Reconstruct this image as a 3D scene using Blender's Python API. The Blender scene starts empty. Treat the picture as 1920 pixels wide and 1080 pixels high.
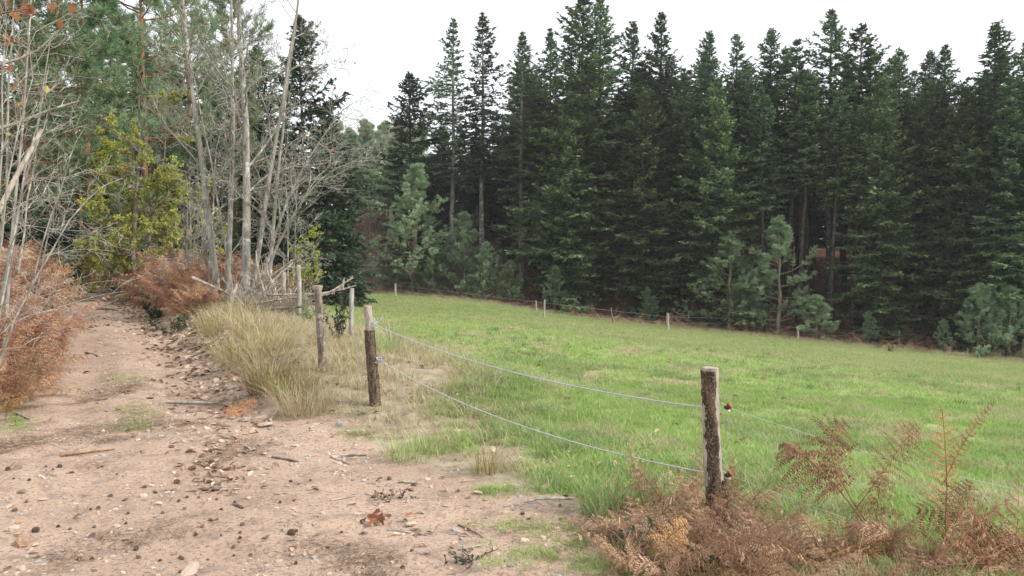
import bpy, math, random
import numpy as np
from mathutils import Vector, Euler
rng = np.random.default_rng(7)
random.seed(7)
SC = bpy.context.scene
COL = SC.collection

# ------------------------------------------------------------------ camera, sky, sun, exposure
F_PX, CX, CY, HOR, EYE = 1400.0, 960.0, 540.0, 480.0, 1.6
PITCH = math.atan((CY - HOR) / F_PX)
cam_d = bpy.data.cameras.new("camera")
cam = bpy.data.objects.new("camera", cam_d)
COL.objects.link(cam)
cam.location = (0, 0, EYE)
cam.rotation_euler = (math.pi / 2 - PITCH, 0, 0)
cam_d.sensor_width = 36.0
cam_d.lens = 36.0 * F_PX / 1920.0
cam_d.clip_start, cam_d.clip_end = 0.05, 3000
SC.camera = cam

SUN_DIR = Vector((0.80, -0.22, 0.66)).normalized()        # towards the sun
sun_el = math.asin(SUN_DIR.z)
sun_az = math.atan2(SUN_DIR.x, SUN_DIR.y)
world = bpy.data.worlds.new("World")
SC.world = world
world.use_nodes = True
wn = world.node_tree
wn.nodes.clear()
w_out = wn.nodes.new("ShaderNodeOutputWorld")
w_sky = wn.nodes.new("ShaderNodeTexSky")
w_sky.sky_type = 'NISHITA'
w_sky.sun_disc = False
w_sky.sun_elevation = sun_el
w_sky.sun_rotation = sun_az
w_b1 = wn.nodes.new("ShaderNodeBackground")
w_b1.inputs[1].default_value = 0.10
w_b2 = wn.nodes.new("ShaderNodeBackground")               # the even white cloud veil
w_b2.inputs[0].default_value = (0.95, 0.97, 1.0, 1)
w_b2.inputs[1].default_value = 0.85
w_mix = wn.nodes.new("ShaderNodeMixShader")
w_mix.inputs[0].default_value = 0.85
wn.links.new(w_sky.outputs[0], w_b1.inputs[0])
wn.links.new(w_b1.outputs[0], w_mix.inputs[1])
wn.links.new(w_b2.outputs[0], w_mix.inputs[2])
wn.links.new(w_mix.outputs[0], w_out.inputs[0])
sun_d = bpy.data.lights.new("sun", 'SUN')
sun_d.energy = 2.3
sun_d.angle = math.radians(5)
sun_d.color = (1.0, 0.95, 0.87)
sun = bpy.data.objects.new("sun", sun_d)
COL.objects.link(sun)
sun.rotation_euler = SUN_DIR.to_track_quat('Z', 'Y').to_euler()
SC.view_settings.view_transform = 'Standard'
SC.view_settings.look = 'None'
SC.view_settings.gamma = 1
SC.view_settings.use_curve_mapping = False
SC.view_settings.exposure = 0.82
SC.cycles.max_bounces = 6
SC.cycles.diffuse_bounces = 3
SC.cycles.glossy_bounces = 2
SC.cycles.transmission_bounces = 3
SC.cycles.transparent_max_bounces = 4

# ------------------------------------------------------------------ small maths
def sst(a, b, x):
    t = np.clip((np.asarray(x, float) - a) / (b - a), 0, 1)
    return t * t * (3 - 2 * t)

def _hash(ix, iy, seed):
    n = (ix.astype(np.int64) * 374761393 + iy.astype(np.int64) * 668265263 + seed * 974711) & 0xffffffff
    n = ((n ^ (n >> 13)) * 1274126177) & 0xffffffff
    return ((n ^ (n >> 16)) & 0xffff) / 65535.0

def vnoise(x, y, seed=0):
    x = np.asarray(x, float); y = np.asarray(y, float)
    ix, iy = np.floor(x), np.floor(y)
    fx, fy = x - ix, y - iy
    fx = fx * fx * (3 - 2 * fx); fy = fy * fy * (3 - 2 * fy)
    a, b = _hash(ix, iy, seed), _hash(ix + 1, iy, seed)
    c, d = _hash(ix, iy + 1, seed), _hash(ix + 1, iy + 1, seed)
    return (a * (1 - fx) + b * fx) * (1 - fy) + (c * (1 - fx) + d * fx) * fy - 0.5

def fbm(x, y, seed=0, oct=4):
    s, amp = 0, 1.0
    for k in range(oct):
        s = s + amp * vnoise(x * 2 ** k, y * 2 ** k, seed + k)
        amp *= 0.5
    return s

def nrm(v):
    return v / np.maximum(np.linalg.norm(v, axis=-1, keepdims=True), 1e-9)

# ------------------------------------------------------------------ the lie of the land
TY = [-30, 2, 3.7, 5, 6, 7.5, 10, 14, 16, 22, 28, 33, 40, 60, 90]
TXL = [-9, -4.2, -4.3, -4.25, -4.3, -5.0, -6.2, -8.6, -9.9, -13.3, -17.0, -20.5, -27, -50, -85]
RY = [-30, 2, 3.7, 4.4, 5.46, 7.0, 7.7, 10.2, 14, 17, 22, 28, 33, 40, 60, 90]
RXR = [1.5, 0.75, 0.6, 0.5, -0.4, -1.7, -2.75, -4.1, -6.3, -8.0, -11.0, -14.8, -18.0, -24, -46, -80]
def xl(y): return np.interp(y, TY, TXL)
def xr(y): return np.interp(y, RY, RXR)
def s_shoulder(x, y): return (x + 3.8) * .645 + (y - 26.6) * .765
def s_fence(x, y): return (x + 11.3) * .328 + (y - 72) * .944

def height(x, y, fine=True):
    x = np.asarray(x, float); y = np.asarray(y, float)
    m = x - xr(y)
    l = xl(y) - x
    p = np.where(x > 0, -0.0888, -0.045) * x - 0.0471 * (y - 5) - 0.5 * sst(25, 55, y) * sst(-4, 10, x) + 0.5 * sst(40, 70, y) * sst(4, -8, x)
    p = np.where(y < 5, np.where(x > 0, -0.0888, -0.045) * x, p)
    zt = 0.006 * np.clip(y - 4, 0, 60)
    sf = s_fence(x, y)
    p_c = np.minimum(sf, 0)
    z = zt + (p - zt) * sst(0.3, 6, m)
    z = z + 0.28 * np.exp(-(s_shoulder(x, y) / 7) ** 2) * sst(3, 8, m)
    hb = np.interp(y, [0, 7.0, 9, 17, 35, 50], [0, 0, .30, .5, .45, .2])
    z = z + hb * sst(0, 0.9, m) * (1 - sst(2.2, 6, m))
    hl = np.interp(y, [0, 4, 9, 16, 40], [.08, .12, .5, .7, .8])
    z = z + hl * sst(0, 1.3, l)
    z = z + 0.10 * np.clip(l - 4, 0, 60) + 0.0
    # forest slope behind the far fence
    rise = 0.36 * np.clip(sf - 1.0, 0, 26) + 0.14 * np.clip(sf - 27, 0, 60)
    z = z + rise * sst(4, 14, m)
    # everything settles to a level far out
    if fine:
        tr = sst(-0.3, 0.3, -m) * sst(-0.3, 0.3, -l)
        w = np.maximum(xr(y) - xl(y), .1)
        q = np.clip(-m / w, 0, 1)
        far = sst(26, 12, y)
        rut = -0.085 * np.exp(-((q - .75) / .10) ** 2) - 0.075 * np.exp(-((q - .30) / .10) ** 2)
        gul = -0.10 * np.exp(-((m + .25) / .28) ** 2) * sst(6.8, 8.2, y)
        z = z + (rut * sst(5, 9, y) + gul) * far
        nz = 0.05 * fbm(x * .9, y * .9, 3, 3) + 0.020 * fbm(x * 5, y * 5, 9, 3) * sst(20, 10, y)
        z = z + nz
        z = z + sst(2, 5, sf) * 0.6 * fbm(x * .25, y * .25, 21, 3)
    return z

def px(u, v, Y):
    dy = math.cos(PITCH) + (CY - v) / F_PX * math.sin(PITCH)
    dz = -math.sin(PITCH) + (CY - v) / F_PX * math.cos(PITCH)
    dx = (u - CX) / F_PX
    t = Y / dy
    return np.array([dx * t, Y, EYE + dz * t])

def pxg(u, v, ymax=120):
    ys = np.concatenate([np.arange(2.5, 30, .02), np.arange(30, ymax, .1)])
    dy = math.cos(PITCH) + (CY - v) / F_PX * math.sin(PITCH)
    dz = -math.sin(PITCH) + (CY - v) / F_PX * math.cos(PITCH)
    xs = (u - CX) / F_PX / dy * ys
    zs = EYE + dz / dy * ys
    hh = height(xs, ys)
    k = np.argmax(zs <= hh)
    if not (zs <= hh).any(): k = len(ys) - 1
    return np.array([xs[k], ys[k], hh[k]])

def hz(x, y): return float(height(np.array([x]), np.array([y]))[0])

# ------------------------------------------------------------------ materials
class NT:
    def __init__(s, name):
        s.m = bpy.data.materials.new(name); s.m.use_nodes = True
        s.t = s.m.node_tree; s.t.nodes.clear()
        s.out = s.n("ShaderNodeOutputMaterial")
    def n(s, typ, **kw):
        nd = s.t.nodes.new(typ)
        for k, v in kw.items():
            if hasattr(nd, k): setattr(nd, k, v)
            else: nd.inputs[k].default_value = v
        return nd
    def l(s, a, b): s.t.links.new(a, b)
    def val(s, sock, v):
        if hasattr(v, 'links'): s.l(v, sock)
        else: sock.default_value = v
    def math(s, op, a, b=0.0, clamp=False):
        nd = s.n("ShaderNodeMath", operation=op, use_clamp=clamp)
        s.val(nd.inputs[0], a); s.val(nd.inputs[1], b)
        return nd.outputs[0]
    def mix(s, f, a, b):
        nd = s.n("ShaderNodeMix", data_type='RGBA')
        s.val(nd.inputs[0], f)
        for i, c in ((6, a), (7, b)):
            if isinstance(c, tuple): nd.inputs[i].default_value = c + (1,) if len(c) == 3 else c
            else: s.l(c, nd.inputs[i])
        return nd.outputs[2]
    def noise(s, vec, scale, detail=3, rough=.55):
        nd = s.n("ShaderNodeTexNoise"); nd.inputs['Scale'].default_value = scale
        nd.inputs['Detail'].default_value = detail; nd.inputs['Roughness'].default_value = rough
        if vec is not None: s.l(vec, nd.inputs['Vector'])
        return nd.outputs[0]
    def ramp(s, v, a, b):
        nd = s.n("ShaderNodeMapRange", interpolation_type='SMOOTHSTEP')
        s.val(nd.inputs[0], v); nd.inputs[1].default_value = a; nd.inputs[2].default_value = b
        return nd.outputs[0]
    def attr(s, name):
        return s.n("ShaderNodeAttribute", attribute_name=name).outputs['Fac']
    def pos(s): return s.n("ShaderNodeNewGeometry").outputs['Position']
    def objc(s): return s.n("ShaderNodeTexCoord").outputs['Object']
    def rnd(s): return s.n("ShaderNodeObjectInfo").outputs['Random']
    def vscale(s, vec, x, y, z):
        nd = s.n("ShaderNodeMapping"); nd.inputs['Scale'].default_value = (x, y, z); s.l(vec, nd.inputs['Vector'])
        return nd.outputs[0]
    def surf(s, col, rough=.8, spec=.25, bump=None, bstr=.3, bdist=.02, transl=0.0, tcol=None):
        p = s.n("ShaderNodeBsdfPrincipled")
        s.val(p.inputs['Base Color'], col if not isinstance(col, tuple) else col + (1,))
        p.inputs['Roughness'].default_value = rough
        p.inputs['Specular IOR Level'].default_value = spec
        if bump is not None:
            b = s.n("ShaderNodeBump"); b.inputs['Strength'].default_value = bstr; b.inputs['Distance'].default_value = bdist
            s.l(bump, b.inputs['Height']); s.l(b.outputs[0], p.inputs['Normal'])
        sh = p.outputs[0]
        if transl > 0:
            t = s.n("ShaderNodeBsdfTranslucent"); c = tcol if tcol is not None else col
            s.val(t.inputs[0], c if not isinstance(c, tuple) else c + (1,))
            mx = s.n("ShaderNodeMixShader"); mx.inputs[0].default_value = transl
            s.l(sh, mx.inputs[1]); s.l(t.outputs[0], mx.inputs[2]); sh = mx.outputs[0]
        s.l(sh, s.out.inputs[0])
        return s.m

def leaf_mat(name, c0, c1, c2=None, transl=.25, var=.5, rough=.55, spec=.2):
    """leaf colour runs c0..c1 with the per-leaf attribute, each plant a little different; c2 is a rarer colour"""
    t = NT(name)
    c = t.mix(t.attr('tint'), c0, c1)
    if c2: c = t.mix(t.ramp(t.attr('tint'), .74, .86), c, c2)
    r = t.rnd()
    hs = t.n("ShaderNodeHueSaturation")
    t.l(t.math('ADD', t.math('MULTIPLY', r, var), 1 - var / 2), hs.inputs['Value'])
    t.l(t.math('ADD', t.math('MULTIPLY', t.math('FRACT', t.math('MULTIPLY', r, 7.31)), .03), .485), hs.inputs['Hue'])
    t.l(c, hs.inputs['Color'])
    return t.surf(hs.outputs[0], rough, spec, transl=transl)

def bark_mat(name, c0, c1, moss=None, scale=8, lich=None, lf=.5):
    t = NT(name); o = t.pos()
    sv = t.vscale(o, 1, 1, .28)
    n1 = t.noise(sv, scale, 5, .65)
    c = t.mix(t.ramp(n1, .35, .65), c0, c1)
    if lich: c = t.mix(t.ramp(t.noise(o, scale * lf, 4), .54, .64), c, lich)
    if moss: c = t.mix(t.ramp(t.noise(o, 1.3, 3), .5, .7), c, moss)
    return t.surf(c, .9, .1, bump=n1, bstr=.5, bdist=.02)

M = {}
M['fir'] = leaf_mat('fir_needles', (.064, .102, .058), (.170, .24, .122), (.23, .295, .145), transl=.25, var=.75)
M['fir_sunlit'] = leaf_mat('sunlit_fir_needles', (.068, .110, .055), (.195, .275, .120), (.27, .34, .145), transl=.25, var=.6)  # fir needles again, sunlight on the front row painted in as lighter, yellower green
M['spruce'] = leaf_mat('spruce_needles', (.036, .062, .038), (.085, .125, .068), (.11, .16, .08), transl=.15, var=.4)
M['bluepine'] = leaf_mat('young_pine_needles', (.24, .34, .20), (.41, .51, .32), (.48, .55, .36), transl=.3, var=.4)
M['pine'] = leaf_mat('pine_needles', (.15, .23, .12), (.28, .37, .20), (.34, .39, .22), transl=.3, var=.4)
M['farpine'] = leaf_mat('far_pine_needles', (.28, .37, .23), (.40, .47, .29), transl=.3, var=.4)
M['oak'] = leaf_mat('yellowing_leaves', (.30, .39, .085), (.62, .60, .16), (.70, .52, .15), transl=.4, var=.2)
M['brownleaf'] = leaf_mat('withered_leaves', (.22, .09, .04), (.40, .20, .10), (.46, .36, .12), transl=.25, var=.3)
M['bracken'] = leaf_mat('dead_bracken', (.31, .165, .10), (.55, .36, .24), (.58, .47, .31), transl=.22, var=.5, rough=.8)
M['goldbracken'] = leaf_mat('golden_bracken', (.50, .27, .11), (.66, .40, .19), transl=.25, var=.3, rough=.8)
M['litterfern'] = leaf_mat('matted_bracken', (.35, .215, .135), (.55, .385, .265), (.62, .50, .35), transl=.2, var=.5, rough=.9)
M['drygrass'] = leaf_mat('dry_grass', (.34, .27, .13), (.56, .47, .29), (.20, .24, .07), transl=.3, var=.35)
M['palegrass'] = leaf_mat('bleached_grass', (.44, .36, .22), (.62, .54, .38), (.28, .30, .11), transl=.3, var=.3)
M['greengrass'] = leaf_mat('fresh_grass', (.20, .325, .10), (.35, .45, .18), (.50, .47, .26), transl=.4, var=.35)
M['shrubgrass'] = leaf_mat('broad_weed_leaves', (.13, .24, .07), (.24, .34, .12), transl=.35, var=.4)
M['shrub'] = leaf_mat('dark_shrub_leaves', (.028, .055, .025), (.06, .10, .04), (.12, .15, .05), transl=.2, var=.3)
M['tread'] = leaf_mat('leaf_litter', (.20, .125, .09), (.41, .285, .205), (.47, .36, .265), transl=.1, var=.6, rough=.85)
M['firbark'] = bark_mat('fir_bark', (.04, .032, .028), (.10, .082, .07), lich=(.13, .125, .105))
M['palebark'] = bark_mat('pale_mottled_bark', (.12, .11, .09), (.33, .31, .27), scale=5, lich=(.46, .44, .39))
M['pinebark'] = bark_mat('orange_pine_bark', (.11, .065, .04), (.30, .16, .085))
M['greybark'] = bark_mat('grey_bark', (.17, .16, .14), (.38, .36, .32), scale=12, lich=(.50, .49, .45), moss=(.26, .25, .19))
M['twigbark'] = bark_mat('brown_twigs', (.12, .09, .075), (.26, .21, .18), scale=14)
M['deadwood'] = bark_mat('bleached_dead_wood', (.24, .20, .165), (.50, .45, .38), scale=16)
M['postbark'] = bark_mat('post_bark', (.035, .024, .017), (.14, .10, .072), scale=34, lich=(.24, .19, .145), lf=2.6)
M['postwood'] = bark_mat('bare_post_wood', (.27, .225, .19), (.47, .41, .36), scale=26)
M['oldbark'] = bark_mat('old_post_bark', (.10, .08, .065), (.27, .225, .19), scale=26, lich=(.34, .31, .27))
M['youngbark'] = bark_mat('young_pine_bark', (.15, .125, .085), (.30, .25, .17))
M['fernbrown'] = leaf_mat('dark_brown_bracken', (.16, .075, .045), (.34, .185, .115), (.48, .30, .17), transl=.15, var=.6, rough=.8)
M['greypost'] = bark_mat('weathered_post', (.25, .235, .205), (.48, .455, .41), scale=20)
M['stem'] = bark_mat('bracken_stem', (.14, .065, .035), (.32, .18, .09), scale=30)

def plain(name, col, rough=.7, spec=.3, metal=0):
    t = NT(name); c = t.mix(t.noise(t.objc(), 40, 3), tuple(v * .75 for v in col), tuple(min(1, v * 1.2) for v in col))
    m = t.surf(c, rough, spec)
    for nd in t.t.nodes:
        if nd.type == 'BSDF_PRINCIPLED': nd.inputs['Metallic'].default_value = metal
    return m
M['cord'] = plain('braided_cord', (.46, .46, .50), .7)
M['wire'] = plain('steel_wire', (.42, .42, .42), .45)
M['red'] = plain('orange_red_plastic', (.36, .06, .03), .5)
M['black'] = plain('black_plastic', (.03, .03, .035), .4)
M['white'] = plain('white_plastic', (.72, .72, .70), .5)
M['yellow'] = plain('yellow_flower', (.75, .55, .03), .6)

def stone_mat(name, c0, c1):
    t = NT(name); o = t.objc(); n = t.noise(o, 18, 5, .6)
    c = t.mix(t.ramp(n, .35, .68), c0, c1)
    hs = t.n("ShaderNodeHueSaturation"); t.l(t.math('ADD', t.math('MULTIPLY', t.rnd(), .5), .75), hs.inputs['Value']); t.l(c, hs.inputs['Color'])
    return t.surf(hs.outputs[0], .9, .15, bump=n, bstr=.4, bdist=.004)
M['stone'] = stone_mat('sandstone', (.36, .27, .20), (.58, .48, .39))
M['rock'] = stone_mat('ochre_rock', (.34, .20, .12), (.56, .38, .26))
M['greystone'] = stone_mat('grey_stone', (.22, .20, .19), (.42, .40, .38))
M['cone'] = stone_mat('pine_cone_scales', (.11, .08, .06), (.32, .24, .175))

def meadow_colour(t):
    P = t.pos()
    dot = t.n("ShaderNodeVectorMath", operation='DOT_PRODUCT'); t.l(P, dot.inputs[0]); dot.inputs[1].default_value = (.645, .765, 0)
    s = t.math('ADD', dot.outputs['Value'], 3.8 * .645 - 26.6 * .765)
    nb = t.noise(P, .22, 3)
    far = t.ramp(t.math('ADD', s, t.math('MULTIPLY', t.math('SUBTRACT', nb, .5), 7)), -2.5, 1.5)
    n1 = t.noise(P, .85, 5, .62)
    n2 = t.noise(P, 5.0, 3)
    k = t.math('ADD', t.math('MULTIPLY', n1, .75), t.math('MULTIPLY', n2, .25))
    near = t.mix(t.ramp(k, .47, .65), (.285, .42, .13), (.47, .41, .28))
    farc = t.mix(t.ramp(t.math('ADD', t.math('MULTIPLY', nb, .6), t.math('MULTIPLY', n2, .4)), .38, .66), (.235, .345, .11), (.34, .37, .18))
    return t.mix(far, near, farc), k

def ground_mat():
    t = NT('earth_and_turf'); P = t.pos()
    n_big = t.noise(P, .7, 4); n_med = t.noise(P, 5, 5, .65); n_fine = t.noise(P, 42, 4, .7); n_grit = t.noise(P, 160, 2)
    dirt = t.mix(t.ramp(n_big, .35, .65), (.475, .342, .258), (.39, .275, .205))
    dirt = t.mix(t.ramp(n_med, .47, .70), dirt, (.26, .19, .145))
    dirt = t.mix(t.math('MULTIPLY', t.ramp(n_fine, .49, .64), .9), dirt, (.20, .15, .115))
    dirt = t.mix(t.math('MULTIPLY', t.ramp(n_grit, .58, .70), .65), dirt, (.60, .50, .41))
    mead, k = meadow_colour(t)
    turf = t.mix(t.ramp(n_fine, .42, .7), mead, (.16, .125, .06))
    straw = t.mix(t.ramp(n_med, .35, .65), (.42, .35, .25), (.27, .225, .15))
    straw = t.mix(t.ramp(n_fine, .5, .7), straw, (.17, .125, .085))
    lit = t.mix(t.ramp(n_med, .35, .65), (.115, .055, .033), (.23, .12, .075))
    lit = t.mix(t.ramp(t.noise(P, 9, 4, .7), .5, .65), lit, (.055, .038, .028))
    wob = t.math('MULTIPLY', t.math('SUBTRACT', t.noise(P, 3.2, 4, .6), .5), 1.1)
    am = t.ramp(t.math('ADD', t.attr('mead'), wob), .42, .58)
    al = t.ramp(t.math('ADD', t.attr('litter'), wob), .4, .6)
    ad = t.ramp(t.math('ADD', t.attr('dirt'), wob), .38, .62)
    c = t.mix(am, straw, turf)
    c = t.mix(al, c, lit)
    c = t.mix(ad, c, dirt)
    b = t.math('ADD', t.math('MULTIPLY', n_med, .5), t.math('ADD', t.math('MULTIPLY', n_fine, .35), t.math('MULTIPLY', n_grit, .12)))
    return t.surf(c, .95, .1, bump=b, bstr=.55, bdist=.05)
M['ground'] = ground_mat()

t = NT('meadow_blades'); c, _k = meadow_colour(t)
hs = t.n("ShaderNodeHueSaturation"); r = t.rnd()
t.l(t.math('ADD', t.math('MULTIPLY', r, .55), .85), hs.inputs['Value']); t.l(c, hs.inputs['Color'])
hs.inputs['Saturation'].default_value = 1.05
c = t.mix(t.ramp(t.attr('tint'), .80, .9), hs.outputs[0], (.42, .36, .20))
M['meadow'] = t.surf(c, .55, .25, transl=.4)

# ------------------------------------------------------------------ mesh building
class Geo:
    def __init__(s): s.V, s.F, s.mi, s.tint, s.n = [], [], [], [], 0
    def _add(s, v, f, mi, tint):
        s.V.append(v); s.F.append((f + s.n)); s.mi.append(np.full(len(f), mi, np.int32)); s.tint.append(tint.astype(np.float32)); s.n += len(v)
    def polys(s, V, mi=0, tint=None):              # V [n,k,3]
        n, k = V.shape[:2]
        if n == 0: return
        if tint is None: tint = np.full(n, .3)
        s._add(V.reshape(-1, 3), np.arange(n * k).reshape(n, k), mi, np.repeat(tint, k))
    def mesh(s, v, f, mi=0, tint=.3):
        v = np.asarray(v, float); f = np.asarray(f, int)
        s._add(v, f, mi, np.full(len(v), tint))
    def tubes(s, P, R, sides=4, mi=0, cap=False, tint=.3):    # P [n,k,3], R [n,k]
        n, k = P.shape[:2]
        if n == 0: return
        T = np.gradient(P, axis=1); T = nrm(T)
        ref = np.where(np.abs(T[:, :1, 2:3]) > .8, np.array([1., 0, 0]), np.array([0, 0, 1.]))
        A = nrm(np.cross(T, np.broadcast_to(ref, T.shape))); B = np.cross(T, A)
        a = np.arange(sides) * 2 * np.pi / sides
        ring = P[:, :, None] + R[:, :, None, None] * (A[:, :, None] * np.cos(a)[:, None] + B[:, :, None] * np.sin(a)[:, None])
        v = ring.reshape(-1, 3)
        base = (np.arange(n)[:, None, None] * k + np.arange(k - 1)[None, :, None]) * sides
        j = np.arange(sides)[None, None]; j2 = (j + 1) % sides
        f = np.stack([base + j, base + j2, base + sides + j2, base + sides + j], -1).reshape(-1, 4)
        s._add(v, f, mi, np.full(len(v), tint))
        if cap:
            for i in range(n):
                c0 = len(v)
                s.mesh(np.vstack([ring[i, -1], ring[i, -1].mean(0)[None]]), [[q, (q + 1) % sides, sides] for q in range(sides)], mi, tint)
    def cards(s, P, D, N, L, W, mi=0, tint=None, mid=.42, fold=0.0):
        D = nrm(D); S = nrm(np.cross(D, N)); U = np.cross(S, D)
        L = np.asarray(L)[:, None] * np.ones((len(P), 1)); W = np.asarray(W)[:, None] * np.ones((len(P), 1)) if np.ndim(W) else W
        c = P + D * L * mid + U * fold * W
        s.polys(np.stack([P, c + S * W * .5, P + D * L, c - S * W * .5], 1), mi, tint)
    def blades(s, P, D, B, L, W, mi=0, tint=None):            # bent blade: quad + tip triangle; D up dir, B bend dir
        n = len(P); S = nrm(np.cross(D, B)); L = L[:, None]; W = W[:, None]
        m = P + D * L * .55 + B * L * .16; tip = P + D * L * .86 + B * L * .62
        s.polys(np.stack([P - S * W * .5, P + S * W * .5, m + S * W * .38, m - S * W * .38], 1), mi, tint)
        s.polys(np.stack([m - S * W * .38, m + S * W * .38, tip], 1), mi, tint)
    def build_mesh(s, name, mats, smooth=False):
        me = bpy.data.meshes.new(name)
        V = np.vstack(s.V).astype(np.float32)
        lens = np.concatenate([np.full(len(f), f.shape[1], np.int32) for f in s.F])
        loops = np.concatenate([f.reshape(-1) for f in s.F]).astype(np.int32)
        me.vertices.add(len(V)); me.vertices.foreach_set('co', V.reshape(-1))
        me.loops.add(len(loops)); me.loops.foreach_set('vertex_index', loops)
        me.polygons.add(len(lens))
        me.polygons.foreach_set('loop_start', np.concatenate([[0], np.cumsum(lens)[:-1]]).astype(np.int32))
        me.polygons.foreach_set('loop_total', lens)
        for m in (mats if isinstance(mats, (list, tuple)) else [mats]): me.materials.append(m)
        me.polygons.foreach_set('material_index', np.concatenate(s.mi))
        me.polygons.foreach_set('use_smooth', np.full(len(lens), smooth))
        a = me.attributes.new('tint', 'FLOAT', 'POINT'); a.data.foreach_set('value', np.concatenate(s.tint))
        me.update(calc_edges=True)
        return me

def tag(o, label=None, cat=None, group=None, kind=None):
    if label: o['label'] = label
    if cat: o['category'] = cat
    if group: o['group'] = group
    if kind: o['kind'] = kind
    return o
def link(name, me, parent=None, loc=None, rot=None, scale=None):
    o = bpy.data.objects.new(name, me); COL.objects.link(o)
    if parent: o.parent = parent
    if loc is not None: o.location = loc
    if rot is not None: o.rotation_euler = rot
    if scale is not None: o.scale = scale if np.ndim(scale) else (scale,) * 3
    return o
def thing(name, parts, loc, rz, sc, label, cat, group=None, tilt=(0, 0)):
    root = link(name, None, None, loc, (tilt[0], tilt[1], rz), sc)
    tag(root, label, cat, group)
    for pn, me in parts.items(): link(pn, me, root)
    return root

def scatter(name, variants, P, RZ, S, label=None, tilt=.15, kind='stuff', category=None, idx=None):
    """one countless stuff: small meshes set on points"""
    n = len(P)
    me = bpy.data.meshes.new(name)
    me.vertices.add(n); me.vertices.foreach_set('co', np.asarray(P, np.float32).reshape(-1))
    rot = np.stack([rng.normal(0, tilt, n), rng.normal(0, tilt, n), RZ], 1).astype(np.float32)
    a = me.attributes.new('rot', 'FLOAT_VECTOR', 'POINT'); a.data.foreach_set('vector', rot.reshape(-1))
    a = me.attributes.new('scl', 'FLOAT', 'POINT'); a.data.foreach_set('value', np.asarray(S, np.float32))
    a = me.attributes.new('idx', 'INT', 'POINT'); a.data.foreach_set('value', (rng.integers(0, len(variants), n) if idx is None else idx).astype(np.int32))
    ng = bpy.data.node_groups.new(name, 'GeometryNodeTree')
    ng.interface.new_socket('Geometry', in_out='INPUT', socket_type='NodeSocketGeometry')
    ng.interface.new_socket('Geometry', in_out='OUTPUT', socket_type='NodeSocketGeometry')
    N = ng.nodes
    gi, go = N.new('NodeGroupInput'), N.new('NodeGroupOutput')
    ip = N.new('GeometryNodeInstanceOnPoints'); jn = N.new('GeometryNodeJoinGeometry')
    for v in variants:
        vo = bpy.data.objects.new(v.name, v)
        oi = N.new('GeometryNodeObjectInfo'); oi.inputs['Object'].default_value = vo; oi.inputs['As Instance'].default_value = True
        ng.links.new(oi.outputs['Geometry'], jn.inputs[0])
    ng.links.new(gi.outputs[0], ip.inputs['Points']); ng.links.new(jn.outputs[0], ip.inputs['Instance'])
    ip.inputs['Pick Instance'].default_value = True
    for nm, typ, sk in (('rot', 'FLOAT_VECTOR', 'Rotation'), ('scl', 'FLOAT', 'Scale'), ('idx', 'INT', 'Instance Index')):
        na = N.new('GeometryNodeInputNamedAttribute'); na.data_type = typ; na.inputs['Name'].default_value = nm
        ng.links.new(na.outputs['Attribute'], ip.inputs[sk])
    ng.links.new(ip.outputs[0], go.inputs[0])
    o = link(name, me)
    md = o.modifiers.new('scatter', 'NODES'); md.node_group = ng
    tag(o, label, None, None, kind)
    return o

# ------------------------------------------------------------------ ground, split by use
def axis(segs):
    out = [segs[0][0]]
    for a, b, d in segs:
        out += list(np.linspace(a, b, max(2, int(round((b - a) / d)) + 1))[1:])
    return np.array(out)
gx = axis([(-420, -120, 50), (-120, -40, 4), (-40, -16, .9), (-16, -6, .3), (-6, 3.2, .07), (3.2, 9, .25), (9, 50, .9), (50, 130, 5), (130, 450, 50)])
gy = axis([(-120, -20, 20), (-20, 2.2, 1.0), (2.2, 9, .06), (9, 15, .12), (15, 26, .28), (26, 100, .9), (100, 200, 5), (200, 600, 50)])
GX, GY = np.meshgrid(gx, gy)
GZ = height(GX, GY)
m_, l_ = GX - xr(GY), xl(GY) - GX
sf_ = s_fence(GX, GY)
dirt = sst(.25, -.35, m_) * sst(.25, -.35, l_)
dirt = np.maximum(dirt, .75 * sst(1.0, .1, m_) * sst(5.8, 7.6, GY) * sst(-.2, .2, m_) * sst(20, 15, GY))
mead = sst(.0, 1.1, m_ - np.interp(GY, [0, 4, 5.5, 6.5, 7.5, 8.5, 10, 14, 18, 30, 50, 70], [.0, .0, .1, .6, 1.4, 2.2, 2.7, 3.6, 4.2, 6, 9, 9])) * sst(.4, -1.2, sf_)
litter = np.maximum(sst(-.4, 1.2, sf_), np.maximum(sst(1.0, 2.5, l_) * sst(9, 15, GY), sst(17, 24, GY) * sst(.4, 0.0, mead) * sst(-.2, .4, m_)))
Vg = np.stack([GX, GY, GZ], -1).reshape(-1, 3)
nx, ny = len(gx), len(gy)
I = (np.arange(ny - 1)[:, None] * nx + np.arange(nx - 1)[None]).reshape(-1)
FQ = np.stack([I, I + 1, I + nx + 1, I + nx], 1)
fd = dirt.reshape(-1)[FQ].mean(1); fm = mead.reshape(-1)[FQ].mean(1); fl = litter.reshape(-1)[FQ].mean(1)
cls = np.where(fd > .5, 0, np.where(fl > .5, 2, np.where(fm > .5, 1, 3)))
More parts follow.
